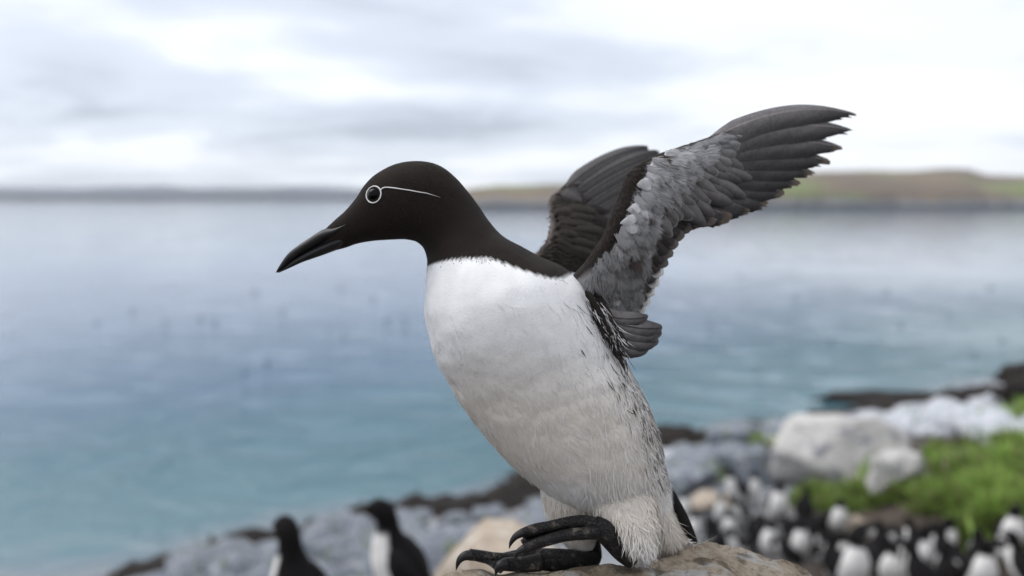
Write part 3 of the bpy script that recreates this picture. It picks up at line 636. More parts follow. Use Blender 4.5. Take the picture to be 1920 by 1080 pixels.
# ---- feathers
def feather(name, parent, base, tip, width, nrm, cbase, ctip, bow=0.0, arch=0.03, camber=0.18, asym=0.5, rag=0.0, nu=12, nv=6, material=None, rachis=None, edge=None, tipshape=0.35, seed=0, ctrail=None, tipedge=None, taper=0.0, barb=0.0):
    """one vaned feather: shaft from base to tip, leading vane on the left of the shaft seen along nrm"""
    rs = np.random.default_rng(seed+17)
    base = np.asarray(base, float); tip = np.asarray(tip, float); ch = tip-base; L = np.linalg.norm(ch); f = ch/L
    nrm = np.asarray(nrm, float); nrm = nrm - f*np.dot(nrm, f); nrm /= np.linalg.norm(nrm); s = np.cross(f, nrm)
    v = np.linspace(-1, 1, 2*nv+1)
    V = np.zeros((nu, len(v), 3)); C = np.zeros((nu, len(v), 3))
    tend = 1 - tipshape*np.abs(v)**2.4
    if rag: tend = tend - rag*rs.random(len(v))*(0.35+np.abs(v))*np.where(v > -0.2, 1, 0.35)
    lw, tw = width*2*asym, width*2*(1-asym)
    cbase = np.asarray(cbase); ctip = np.asarray(ctip); ctrail = cbase*0.75 if ctrail is None else np.asarray(ctrail)
    for a in range(nu):
        u = a/(nu-1)
        for b_, vv in enumerate(v):
            t = u*tend[b_]
            wp = min(1, (t/0.16+0.12))**0.7
            wv = (lw if vv < 0 else tw)*wp*vv*(1-0.25*t if vv < 0 else 1)*(1-taper*smooth01((t-.5)/.5))
            c = base + ch*t - s*(bow*L*4*t*(1-t)) + nrm*(arch*L*4*t*(1-t))
            V[a, b_] = c + s*wv - nrm*(camber*width*abs(vv)**1.5)
            k = smooth01((t-0.55)/0.45)
            col = cbase*(1-k)+ctip*k
            if vv > 0: q_ = 0.92*smooth01(vv*1.1); col = col*(1-q_)+(ctrail*(1-k*0.4)+cbase*0.35*max(0, 1-1.3*t)*(barb > 0))*q_
            if rachis is not None and abs(vv) < 0.06: col = np.asarray(rachis)*(1-.5*t)
            if barb: col = col*(1+barb*math.sin(37*t+9*abs(vv))*.5+barb*rs.normal()*.35)
            if edge is not None and (abs(vv) > 0.95 or u > 0.97): col = np.asarray(edge)
            if tipedge is not None and t > (0.9 if rag > .06 else 0.84): col = np.asarray(tipedge)
            C[a, b_] = col
    return link(name, mesh_np(name, V.reshape(-1, 3), grid_faces(nu, len(v))[:, ::-1], C.reshape(-1, 3)), material or M_vane, parent)

# ---- near wing, seen from below
def nw(px, py, lift=0.0):
    d = 0.378 + 0.085*smooth01((px-1170)/460.0) + 0.026*smooth01((py-430)/170.0)
    return W(px, py, d-lift)
TOCAM = -cF
NWL = [(1066,524), (1098,490), (1117,462), (1131,441), (1145,403), (1159,369), (1172,332), (1185,316), (1205,303), (1231,290), (1272,276), (1324,259), (1375,238), (1427,221), (1461,211), (1480,205)]
NWR = [(1150,600), (1180,590), (1196,565), (1202,530), (1210,490), (1219,450), (1232,412), (1243,392), (1258,378), (1288,354), (1318,328), (1348,304), (1388,274), (1424,242), (1461,217), (1481,207)]
NWT = [1.0, 1.25, 1.1, .95, .85, .8, .75, .7, .62, .55, .48, .4, .34, .26, .16, .06]
def wing_arm(name, Lp, Rp, T, fn, dirn, colf, parent=None):
    n, m = 90, 36
    A = cr_interp(np.column_stack([Lp, Rp, T]), n); G = np.zeros((n, m, 3)); C = np.zeros((n, m, 3)); th = np.arange(m)/m*2*PI
    for i, (lx, ly, rx, ry, t) in enumerate(A):
        l = fn(lx, ly); r = fn(rx, ry)
        for j in range(m):
            q = (1-math.cos(th[j]))/2                       # 0 at the leading edge
            tk = t/100*math.sin(th[j])*(1.0*(1-q)**0.8+0.15)*1.15
            G[i, j] = l*(1-q)+r*q + dirn*tk
            C[i, j] = colf(i/(n-1), q, j < m/2)
    return G, C, n, m
def nw_col(u, q, under):
    band = np.interp(u, [0, .12, .25, .4, .47, .55, .7, 1], [.1, .16, .30, .32, .28, .10, .06, .10])
    k = smooth01((q-band)/0.06+0.5) if under else 0.0
    pale = np.array([.36, .355, .36])*np.interp(u, [0, .5, 1], [1, 1, .8])
    return (BROWN*1.1)*(1-k)+pale*k
G, C, n1, m1 = wing_arm('wing', NWL, NWR, NWT, nw, TOCAM, nw_col)
NEARW = link('wing', mesh_np('wing', G.reshape(-1, 3), caps(n1, m1, grid_faces(n1, m1, True)), C.reshape(-1, 3)), M_skin, GU)
NEARW['label'] = 'raised near wing showing its pale lining'
GW, NW_, CW = G, grid_normals(G), C
PRIM = [((1335,258),(1609,215),.046), ((1332,268),(1601,245),.03), ((1325,280),(1584,278),.02), ((1317,292),(1560,303),.015), ((1307,304),(1531,325),.01), ((1297,315),(1503,343),.0), ((1286,326),(1473,360),-.005),
        ((1276,336),(1443,380),-.01), ((1266,346),(1411,392),-.02), ((1256,355),(1374,407),-.03)]
SEC = [((1248,364),(1346,413)), ((1240,374),(1320,420)), ((1233,386),(1298,431)), ((1226,398),(1284,446)), ((1220,411),(1272,463)), ((1214,426),(1262,481)), ((1209,442),(1252,499)), ((1204,458),(1243,517)),
       ((1199,476),(1235,536)), ((1194,494),(1226,555)), ((1188,512),(1217,572)), ((1181,528),(1209,586)), ((1173,540),(1204,596))]
GREY = np.array([.125, .118, .120]); DGREY = np.array([.036, .036, .042]); LGREY = np.array([.30, .295, .295])
for k, (b0, t0, bow) in enumerate(PRIM):
    L = math.hypot(t0[0]-b0[0], t0[1]-b0[1])
    feather('primary_feather', NEARW, nw(*b0, lift=.0010-.0011*k), nw(*t0, lift=.0030-.0012*k), .0088 if k else .0074, TOCAM, GREY*(1.6-.035*k), DGREY*.7, bow=bow+.02, arch=.02, camber=.22, asym=.36 if k else .30,
            rag=.09 if k < 9 else .05, nu=22, nv=10, rachis=(.42, .38, .35), tipshape=.20, taper=.42 if k < 6 else .15, barb=.16, seed=k, ctrail=DGREY*.4, tipedge=np.array([.13, .105, .085]) if k > 1 else None)
for k, (b0, t0) in enumerate(SEC):
    kk = k/12
    feather('secondary_feather', NEARW, nw(*b0, lift=-.0105-.0005*k), nw(*t0, lift=-.0095-.0005*k), .0068, TOCAM, GREY*(.62-.1*kk), DGREY*.9, bow=-.06, arch=.03, camber=.28, asym=.45, rag=.05, nu=12, nv=6,
            rachis=(.14, .12, .11), tipshape=.28, seed=40+k, ctrail=DGREY*.6, tipedge=(.72, .72, .72) if k > 6 else (.16, .14, .13))
# greater and median under-wing coverts
rw = random.Random(3)
def covrow(name, p0, n, fn, parent, wid, ln, ang0, ang1, c0, c1, lift, jit=4, **kw):
    path = cr_interp(p0, n)
    for k in range(n):
        x, y = path[k]; x += rw.uniform(-jit, jit); y += rw.uniform(-jit, jit)
        a = math.radians(ang0+(ang1-ang0)*k/max(1, n-1)+rw.uniform(-9, 9)); l = ln*rw.uniform(.8, 1.25)
        g = rw.uniform(.8, 1.2)
        feather(name, parent, fn(x, y, lift-.0006*(k % 3)), fn(x+l*math.cos(a), y+l*math.sin(a), lift-.0022-.0006*(k % 3)), wid*rw.uniform(.85, 1.2), TOCAM, np.array(c0)*g, np.array(c1)*g, arch=.05, camber=.45, nu=8, nv=4, material=M_covert, tipshape=.5, seed=2000+k+int(lift*1e5), **kw)
covrow('covert_feather', [(1232,408), (1245,390), (1262,372), (1290,345), (1325,318), (1360,290), (1400,262), (1432,238)], 20, nw, NEARW, .0050, 44, 50, 5, (.15, .142, .142), (.115, .11, .11), .0035, edge=(.22, .215, .215))
covrow('covert_feather', [(1206,430), (1220,405), (1240,375), (1268,348), (1300,318), (1335,296), (1375,268), (1410,244)], 20, nw, NEARW, .0046, 34, 55, 0, (.215, .21, .215), (.165, .16, .16), .0052, edge=(.31, .31, .31))
covrow('covert_feather', [(1285,290), (1310,278), (1340,268), (1365,258), (1390,248), (1415,238), (1436,230)], 16, nw, NEARW, .0026, 30, 0, -10, (.22, .22, .23), (.17, .17, .175), .0062)
covrow('covert_feather', [(1275,305), (1300,296), (1330,284), (1355,272), (1380,260), (1405,250)], 14, nw, NEARW, .0030, 32, 5, -8, (.24, .24, .25), (.18, .18, .185), .0058)
covrow('covert_feather', [(1182,535), (1190,505), (1197,475), (1205,448), (1214,425), (1228,404)], 15, nw, NEARW, .0050, 36, 64, 45, (.085, .078, .075), (.065, .06, .06), -.0045, edge=(.10, .092, .09))
covrow('covert_feather', [(1262,378), (1290,352), (1318,328), (1346,304), (1376,280), (1408,258), (1436,240)], 16, nw, NEARW, .0058, 74, 40, -2, (.15, .142, .145), (.095, .09, .092), .0012, ctrail=(.05, .048, .05))
# soft white lining feathers
def lining():
    k = 0
    for (x, y, s) in [(rw.uniform(1120, 1300), rw.uniform(285, 590), rw.random()) for _ in range(1200)]:
        lx = np.interp(y, [285, 303, 316, 369, 441, 489, 540, 590], [1250, 1222, 1212, 1192, 1162, 1140, 1140, 1150]); rx = np.interp(y, [285, 316, 350, 400, 450, 530, 590], [1330, 1285, 1262, 1232, 1212, 1198, 1180])
        if not (lx < x < rx): continue
        k += 1
        if k > 60: break
        t = (x-lx)/(rx-lx); a = math.radians(np.interp(y, [285, 320, 420, 590], [15, 40, 62, 75])+rw.uniform(-22, 22)); l = rw.uniform(16, 30)
        g = rw.uniform(.75, 1.12)*(1-.25*t); z = .0066*(1-t)**.6+.0015+rw.uniform(0, .0012)
        feather('lining_feather', NEARW, nw(x, y, z), nw(x+l*math.cos(a), y+l*math.sin(a), z+.0008), rw.uniform(.0034, .0056), TOCAM, np.array([.58, .58, .59])*g, np.array([.66, .66, .67])*g, arch=.07, camber=.35, nu=7, nv=8, rag=.30, material=M_covert, tipshape=.5, seed=900+k)
lining()
def lead_x(y): return np.interp(y, [285, 290, 303, 317, 369, 441, 462, 489, 512, 560, 610], [1245, 1231, 1205, 1184, 1159, 1131, 1117, 1104, 1090, 1085, 1090])
def rear_x(y): return np.interp(y, [270, 300, 330, 350, 400, 450, 500, 540, 575, 600], [1345, 1322, 1295, 1272, 1236, 1220, 1207, 1203, 1190, 1170])
def wing_fluff():
    parts = []; n = 3800
    # short dark feathering of the leading edge
    P, N, D, i, j = sample_loft(GW, NW_, n, 6, 70, 0.97)
    q = (1-np.cos(j/36*2*PI))/2; u = i/90; band = np.interp(u, [0, .12, .25, .4, .47, .55, .7, 1], [.1, .16, .30, .32, .28, .10, .06, .10])
    ok = q < band; P, N, i = P[ok], N[ok], i[ok]; n = len(P); across = nrmz(GW[i, 18]-GW[i, 0])
    parts.append(strips(P+N*.0002, N, across+RNG.normal(0, .25, (n, 3)), RNG.uniform(.0016, .0035, n), RNG.uniform(.0003, .0005, n), np.full(n, .0002), RNG.normal(0, .3, n), BROWN*RNG.uniform(.8, 1.9, (n, 1)), blendN=1))
    # downy lining: each feather a soft fan of barbs
    cx, cy = [], []
    while len(cx) < 230:
        y = RNG.uniform(280, 592); x = RNG.uniform(1095, 1340)
        band_w = np.interp(y, [280, 300, 330, 420, 460, 500, 592], [6, 14, 34, 32, 22, 14, 18])
        if lead_x(y)+band_w < x < rear_x(y)-6: cx.append(x); cy.append(y)
    order = np.argsort(-np.array(cx)); zs = 0
    for k in order:
        x, y = cx[k], cy[k]; t = (x-lead_x(y))/(rear_x(y)-lead_x(y)); nb = 84
        a0 = np.interp(y, [285, 320, 420, 500, 592], [12, 38, 62, 80, 78])+RNG.normal(0, 8)
        L = RNG.uniform(.0060, .0105)*(1.0 if y < 470 else 1.15); sp = RNG.uniform(16, 30)
        da = np.clip(RNG.normal(0, .55, nb), -1, 1); ang = np.radians(a0+da*sp)
        z = .0070*(1-t)**.7+.0028+RNG.uniform(0, .0010)
        root = nw(x, y, z); ex, ey = nw(x+10, y, z)-root, nw(x, y+10, z)-root; ex /= np.linalg.norm(ex); ey /= np.linalg.norm(ey)
        P = root + (RNG.normal(0, .0006, nb))[:, None]*ex + (RNG.normal(0, .0006, nb))[:, None]*ey
        N = nrmz(np.tile(TOCAM, (nb, 1)) + da[:, None]*.45*(ey*math.cos(math.radians(a0))-ex*math.sin(math.radians(a0))))
        dv = np.cos(ang)[:, None]*ex+np.sin(ang)[:, None]*ey
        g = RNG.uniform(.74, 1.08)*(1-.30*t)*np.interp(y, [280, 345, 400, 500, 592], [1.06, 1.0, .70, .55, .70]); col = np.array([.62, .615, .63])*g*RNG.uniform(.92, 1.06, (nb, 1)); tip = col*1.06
        r = RNG.random()
        pit = y > 520 and x < 1150
        if r < (.28 if pit else .012): col = BROWN*3.0*RNG.uniform(.8, 1.3, (nb, 1)); tip = col*1.3
        elif r < .42: dk = RNG.random(nb) < .24; tip = tip.copy(); tip[dk] = BROWN*3
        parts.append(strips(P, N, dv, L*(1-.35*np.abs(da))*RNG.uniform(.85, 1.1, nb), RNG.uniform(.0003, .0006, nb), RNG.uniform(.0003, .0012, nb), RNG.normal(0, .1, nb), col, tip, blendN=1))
    # dark strands between flank and wing
    m = 650; x = RNG.normal(1120, 11, m); y = np.clip(RNG.normal(606, 26, m), 566, 690)
    P = np.array([W(a, b, .374+.00012*(b-560)) for a, b in zip(x+(y-592)*.5, y)]); N = nrmz(np.tile(TOCAM, (m, 1))+RNG.normal(0, .2, (m, 3)))
    dirs = np.tile(nrmz((W(1180, 690, .39)-W(1110, 560, .39))[None])[0], (m, 1))+RNG.normal(0, .14, (m, 3))
    c = np.tile(BROWN, (m, 1))*RNG.uniform(.7, 2, (m, 1)); wm = RNG.random(m) < .36; c[wm] = WHITE*.8
    parts.append(strips(P, N, dirs, RNG.uniform(.006, .014, m), RNG.uniform(.0003, .0007, m), RNG.uniform(.0, .002, m), RNG.normal(0, .2, m), c, blendN=1))
    join_strips('down', parts, M_plume, NEARW)
wing_fluff()
# tertials folded below the wing, and dark scapulars over the flank
TERT = [((1118,585),(1216,594),.0050), ((1120,590),(1243,615),.0066), ((1122,602),(1242,625),.0070), ((1128,616),(1236,641),.0066), ((1136,630),(1216,658),.0056)]
for k, (b0, t0, w) in enumerate(TERT):
    feather('tertial_feather', NEARW, W(*b0, .384), W(*t0, .3805+.0009*k), w, TOCAM, GREY*1.5, GREY*.7, bow=-.08, arch=.04, camber=.22, asym=.5, nu=16, nv=8, tipshape=.3, seed=300+k, ctrail=DGREY*.5, rachis=(.035, .03, .03), edge=(.10, .095, .095), rag=.03, barb=.14)
SCAP = [((1098,545),(1128,600)), ((1105,560),(1142,622)), ((1100,565),(1135,640)), ((1110,580),(1152,652)), ((1118,600),(1160,672)), ((1126,625),(1175,700)), ((1115,560),(1150,595)), ((1102,540),(1140,575)), ((1140,650),(1188,722)), ((1160,690),(1204,756)), ((1180,730),(1219,790)), ((1200,775),(1232,834))]
for k, (b0, t0) in enumerate(SCAP):
    dd = .372+.0019*k if k < 8 else .402
    feather('scapular_feather', NEARW, W(*b0, dd), W(*t0, dd-.001), .0019 if k < 8 else .0011, TOCAM, BROWN*.9, BROWN*1.4, bow=.05, arch=.05, camber=.4, nu=9, nv=5, rag=.3, tipshape=.6, seed=350+k, material=M_covert)

# ---- far wing, seen from above
def fw(px, py, lift=0.0):
    d = 0.448 + 0.075*smooth01((px-1000)/260.0) + 0.02*smooth01((470-py)/150.0)
    return W(px, py, d-lift)
FWL = [(985,492), (1004,476), (1022,455), (1031,428), (1031,402), (1027,380), (1035,366), (1059,345), (1090,324), (1124,301), (1159,285), (1186,278), (1206,276)]
FWR = [(1120,520), (1135,500), (1150,480), (1165,460), (1180,440), (1190,425), (1195,405), (1200,385), (1205,362), (1210,340), (1215,318), (1222,298), (1218,284)]
FWT = [1.4, 1.3, 1.1, .95, .85, .8, .7, .55, .4, .3, .2, .12, .05]
def fw_col(u, q, under):
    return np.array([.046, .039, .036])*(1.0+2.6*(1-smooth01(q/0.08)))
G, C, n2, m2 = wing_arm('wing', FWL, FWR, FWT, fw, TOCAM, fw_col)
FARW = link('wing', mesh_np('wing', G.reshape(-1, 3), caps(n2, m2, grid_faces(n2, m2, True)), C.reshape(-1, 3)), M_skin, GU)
FARW['label'] = 'raised far wing showing its dark upper side'
GF, NF = G, grid_normals(G)
for k in range(8):
    b0 = (1062+10*k, 352+13*k); t0 = [(1217,275), (1238,283), (1242,296), (1243,312), (1243,328), (1242,345), (1240,362), (1238,380)][k]
    feather('primary_feather', FARW, fw(*b0, .004), fw(*t0, .004+.0006*k), .0068, TOCAM, GREY*.95, DGREY, bow=.05-.008*k, arch=.03, camber=.3, asym=.4, rag=.05, nu=14, nv=6, rachis=(.05, .045, .04), tipshape=.25, seed=400+k, ctrail=DGREY)
covrow('covert_feather', [(1050,366), (1080,345), (1110,322), (1140,304), (1165,294)], 15, fw, FARW, .0050, 44, 8, -18, (.12, .112, .112), (.16, .15, .148), .0066)
covrow('covert_feather', [(1070,372), (1098,350), (1128,330), (1155,315)], 13, fw, FARW, .0052, 48, 15, -8, (.10, .094, .094), (.14, .13, .13), .0058)
covrow('covert_feather', [(1062,392), (1068,412), (1072,432), (1070,455), (1066,474)], 14, fw, FARW, .0050, 60, 5, 18, (.055, .047, .043), (.072, .062, .057), .0085)
covrow('covert_feather', [(1100,372), (1108,400), (1112,430), (1108,460)], 13, fw, FARW, .0056, 66, 12, 22, (.040, .036, .036), (.055, .05, .048), .0075)
covrow('covert_feather', [(1045,400), (1048,420), (1046,440), (1040,460)], 11, fw, FARW, .0040, 40, 0, 25, (.06, .051, .046), (.078, .067, .06), .0098)
def far_fluff():
    n = 3500; P, N, D, i, j = sample_loft(GF, NF, n, 4, 86, .97); across = nrmz(GF[i, 18]-GF[i, 0])
    col = np.array([.055, .047, .043])*RNG.uniform(.6, 1.8, (n, 1))
    join_strips('down', [strips(P+N*.0002, N, across+RNG.normal(0, .2, (n, 3)), RNG.uniform(.003, .007, n), RNG.uniform(.0004, .0009, n), RNG.uniform(.0001, .0007, n), RNG.normal(0, .2, n), col, blendN=1)], M_plume, FARW)
far_fluff()

# ---- tail
TAIL = empty('tail', tuple(W(1250, 930, .43))); TAIL.parent = GU; TAIL.location = Vector(W(1250, 930, .43))-GU.location
for k in range(6):
    feather('tail_feather', TAIL, W(1246-2*k, 905+3*k, .430+.0012*k), W(1308-2*k, 1020+1*k, .424+.0012*k), .0027, TOCAM, (.010, .009, .009), (.012, .011, .011), bow=.015, nu=10, nv=4, tipshape=.4, seed=500+k)

# ---- bill, eye, bridle
def bill_part(name, st, label=None):
    G = loft(st, 48, 28, bird_depth, 2.0); C = np.tile(np.array([.012, .012, .014]), (48*28, 1)); C[:28*2] = (.16, .08, .035)
    return link(name, mesh_np(name, G.reshape(-1, 3), caps(48, 28, grid_faces(48, 28, True)), C), M_bill, GU)
bill_part('upper_bill', [(517.5,510, 518.5,511.5, .03), (524,498.5, 530,503.5, .17), (540,476, 546,490, .29), (560,460, 566,477, .39), (583,445, 587,466, .50), (607,430.5, 611,455.5, .66), (630,427, 634,445, .86), (655,420.5, 658,429, 1.08), (681,410.5, 682,413.5, 1.24)])
bill_part('lower_bill', [(520,510, 523,511.5, .04), (531,503, 545,501.5, .17), (547,489.5, 567,491.5, .26), (567,476.5, 587,484.5, .35), (588,465.5, 607,477.5, .46), (612,455, 627,470, .60), (635,446, 648,462, .74), (652,438, 660,452, .62), (668,432, 672,440, .3)])
def on_head(px, py, off=0.0, far=False):
    o = Vector(CAM); t = Vector(W(px, py, 1.0))
    if far: o, t = Vector(W(px, py, 0.8)), Vector(CAM)
    h = BV.ray_cast(o, (t-o).normalized())
    return np.array(h[0]) + np.array(h[1])*off*(1 if np.dot(np.array(h[1]), np.array(h[0])-GB[60].mean(0)) > 0 else -1), np.array(h[1])
def tube(name, pts, rad, material, parent, m=10, n=None, flat=1.0, ring=0.0, nring=0, col=None):
    pts = np.asarray(pts, float); n = n or len(pts)*6; A = cr_interp(np.column_stack([pts, rad]), n); Pp = A[:, :3]; R = np.maximum(A[:, 3], 1e-5)
    T = nrmz(np.gradient(Pp, axis=0)); ref = np.tile(TOCAM, (n, 1)); S = nrmz(np.cross(T, ref)); B = nrmz(np.cross(S, T)); th = np.arange(m)/m*2*PI
    if ring: R = R*(1+ring*np.abs(np.sin(np.linspace(0, PI*nring, n))))
    G = Pp[:, None] + R[:, None, None]*(np.cos(th)[None, :, None]*S[:, None]+flat*np.sin(th)[None, :, None]*B[:, None])
    return link(name, mesh_np(name, G.reshape(-1, 3), caps(n, m, grid_faces(n, m, True)), None if col is None else np.tile(col, (n*m, 1))), material, parent)
for far in (False, True):
    c, nn = on_head(701, 365, 0.0, far)
    bm = bmesh.new(); bmesh.ops.create_uvsphere(bm, u_segments=28, v_segments=18, radius=.0040); me = bpy.data.meshes.new('eye'); bm.to_mesh(me); bm.free()
    me.polygons.foreach_set('use_smooth', np.ones(len(me.polygons), dtype=bool))
    e = link('eye', me, M_eye, GU); e.location = Vector(c + (cF if not far else -cF)*.0024); 
    ring = [on_head(701+13.6*math.cos(a), 365+15.3*math.sin(a)-2.0*math.cos(a), .0002, far)[0] for a in np.linspace(0, 2*PI, 30)]
    tube('eye_ring', ring, np.array([.00037*(1+.22*noise.noise(Vector((math.cos(a)*3, math.sin(a)*3, 1)))) for a in np.linspace(0, 2*PI, 30)]), M_ring, GU, 8)
    br = [on_head(x, y, .0001, far)[0] for x, y in [(714,356), (719,352.5), (726,351.5), (740,352.8), (755,355), (770,357.3), (785,360), (800,362.5), (812,366), (826,370)]]
    tube('bridle_stripe', br, np.array([.0004, .00037, .00034, .00036, .0003, .00033, .00027, .00022, .00012, .00002]), M_ring, GU, 8)

# ---- feet
def foot(tarsus, toes, webs, claws, rt):
    f = tube('leg', [W(*p) for p in tarsus], rt, M_foot, GU, 16, 40)
    f.name = 'foot'
    for pts, r in toes: tube('toe', [W(*p) for p in pts], r, M_foot, f, 14, 120, 0.85, .06, 34)
    for pts, r in claws: tube('claw', [W(*p) for p in pts], r, M_bill_claw, f, 10, 24)
    for A, B in webs:
        a = cr_interp([W(*p) for p in A], 26); b = cr_interp([W(*p) for p in B], 26); k = 10; G = np.zeros((26, k, 3))
        for i in range(26):
            for j in range(k):
                t = j/(k-1); G[i, j] = a[i]*(1-t)+b[i]*t + cF*.002*math.sin(PI*t)*(i/25) + np.array([0, 0, .0006])*math.sin(9*t+i*.6)
        G2 = np.concatenate([G, G[::-1]+cF*.0009])
        link('web', mesh_np('web', np.concatenate([G.reshape(-1, 3), (G+cF*.0009).reshape(-1, 3)]), np.concatenate([grid_faces(26, k), grid_faces(26, k)[:, ::-1]+26*k])), M_foot, f)
    return f
M_bill_claw = plain('claw_horn', (.008, .008, .009), .4, .3)
foot([(1186,1052,.379), (1168,1034,.378), (1150,1014,.377), (1132,995,.376), (1114,984,.375)], 
     [([(1124,986,.376), (1100,979,.374), (1070,979,.372), (1030,987,.370), (1000,993,.369), (978,1001,.368)], [.0036, .0036, .0031, .0029, .0029, .0026]),
      ([(1120,998,.372), (1095,1000,.369), (1060,1004,.366), (1020,1015,.363), (992,1026,.361), (978,1034,.360)], [.0036, .0034, .0031, .0029, .0028, .0025]),
      ([(1122,992,.380), (1095,992,.380), (1060,996,.379), (1020,1004,.378), (992,1012,.377), (980,1020,.376)], [.0032, .003, .0028, .0026, .0024, .0022])],
     [([(1105,982,.374), (1060,984,.3715), (1020,992,.370), (985,1002,.3685)], [(1105,996,.380), (1060,1000,.379), (1020,1010,.378), (985,1024,.377)]),
      ([(1105,994,.380), (1060,998,.379), (1020,1008,.378), (982,1022,.377)], [(1105,1000,.370), (1060,1005,.366), (1020,1016,.363), (982,1036,.361)])],
     [([(982,998,.368), (968,1005,.367), (959,1016,.3665), (954.5,1029,.366)], [.0024, .0019, .0012, .0001]), ([(984,1028,.360), (973,1034,.3595), (968,1041,.359), (966,1050,.359)], [.0022, .0017, .001, .0001])],
     [.0046, .0060, .0062, .0061, .0052])
foot([(1112,1015,.420), (1112,1044,.412), (1096,1053,.405), (1070,1051,.401), (1040,1050,.398), (1008,1048,.396)],
     [([(1012,1046,.397), (990,1043,.396), (960,1047,.395), (930,1046,.394), (900,1042,.393), (880,1040,.392)], [.0052, .0040, .0032, .003, .0031, .0032]),
      ([(1012,1054,.390), (985,1058,.387), (960,1058,.384), (945,1058,.382)], [.005, .0042, .0038, .0034]),
      ([(1012,1046,.402), (985,1040,.405), (955,1044,.406), (935,1048,.407)], [.005, .0036, .003, .0028])],
     [([(1000,1047,.396), (960,1049,.395), (920,1047,.394), (875,1045,.392)], [(1000,1058,.387), (970,1060,.385), (955,1066,.383), (938,1074,.381)]),
      ([(1000,1046,.402), (960,1046,.404), (935,1050,.405)], [(1000,1046,.396), (950,1048,.395), (890,1046,.393)])],
     [([(886,1040,.392), (870,1043,.391), (860,1053,.390), (855,1070,.390)], [.0030, .0026, .0016, .0001]), ([(950,1056,.382), (938,1060,.3805), (932,1068,.380), (929,1080,.380)], [.0032, .0026, .0016, .0001])],
     [.0045, .0052, .0058, .0062, .0064, .0060])

# ------------------------------------------------------------------ perch rock
def perch():
    top = [(700,1200), (800,1105), (850,1076), (890,1070), (930,1078), (980,1070), (1050,1067), (1110,1066), (1150,1058), (1190,1056), (1230,1046), (1270,1034), (1305,1019), (1335,1018), (1365,1022), (1400,1033), (1435,1045), (1470,1058), (1500,1070), (1530,1086), (1600,1150), (1700,1280)]
    n, m = 330, 150; A = cr_interp(top, n); V = np.zeros((n, m, 3)); ph = np.linspace(-0.55*PI, 0.62*PI, m)
    for i, (x, y) in enumerate(A):
        d = 0.386 if x < 1200 else 0.386+0.00022*min(x-1200, 150); c = W(x, y, d)
        for j, p in enumerate(ph):
            # section: rounded crest, then the sides going down to the ground
            dy = 0.15*math.sin(min(abs(p), PI/2))*(1 if p > 0 else -1); dz = -0.07*(1-math.cos(min(abs(p), PI/2)))
            ex = max(0, abs(p)-PI/2); dz -= ex*3.2; dy += (1 if p > 0 else -1)*ex*0.25
            if dy > 0: dz -= 0.56*dy
            q = c + np.array([0, dy, dz])
            w = min(1, abs(p)/0.25) if x < 1300 else 1
            q[2] += 0.0045*noise.fractal(Vector(q)*22, 0.85, 2.0, 6)*(0.35+0.65*w) + 0.012*noise.noise(Vector(q)*11)*w*(1 if x > 1230 else 0.25)
            q[1] += 0.006*noise.noise(Vector(q)*30+Vector((5, 5, 5))); q[2] += 0.0011*noise.noise(Vector(q)*110)+0.0016*min(0, noise.noise(Vector(q)*55+Vector((2, 9, 1))))
            V[i, j] = q
    o = link('perch_rock', mesh_np('perch_rock', V.reshape(-1, 3), grid_faces(n, m)), M_perch)
    return tag(o, 'rough tan rock in the foreground that the winged bird stands on', 'rock')
perch()

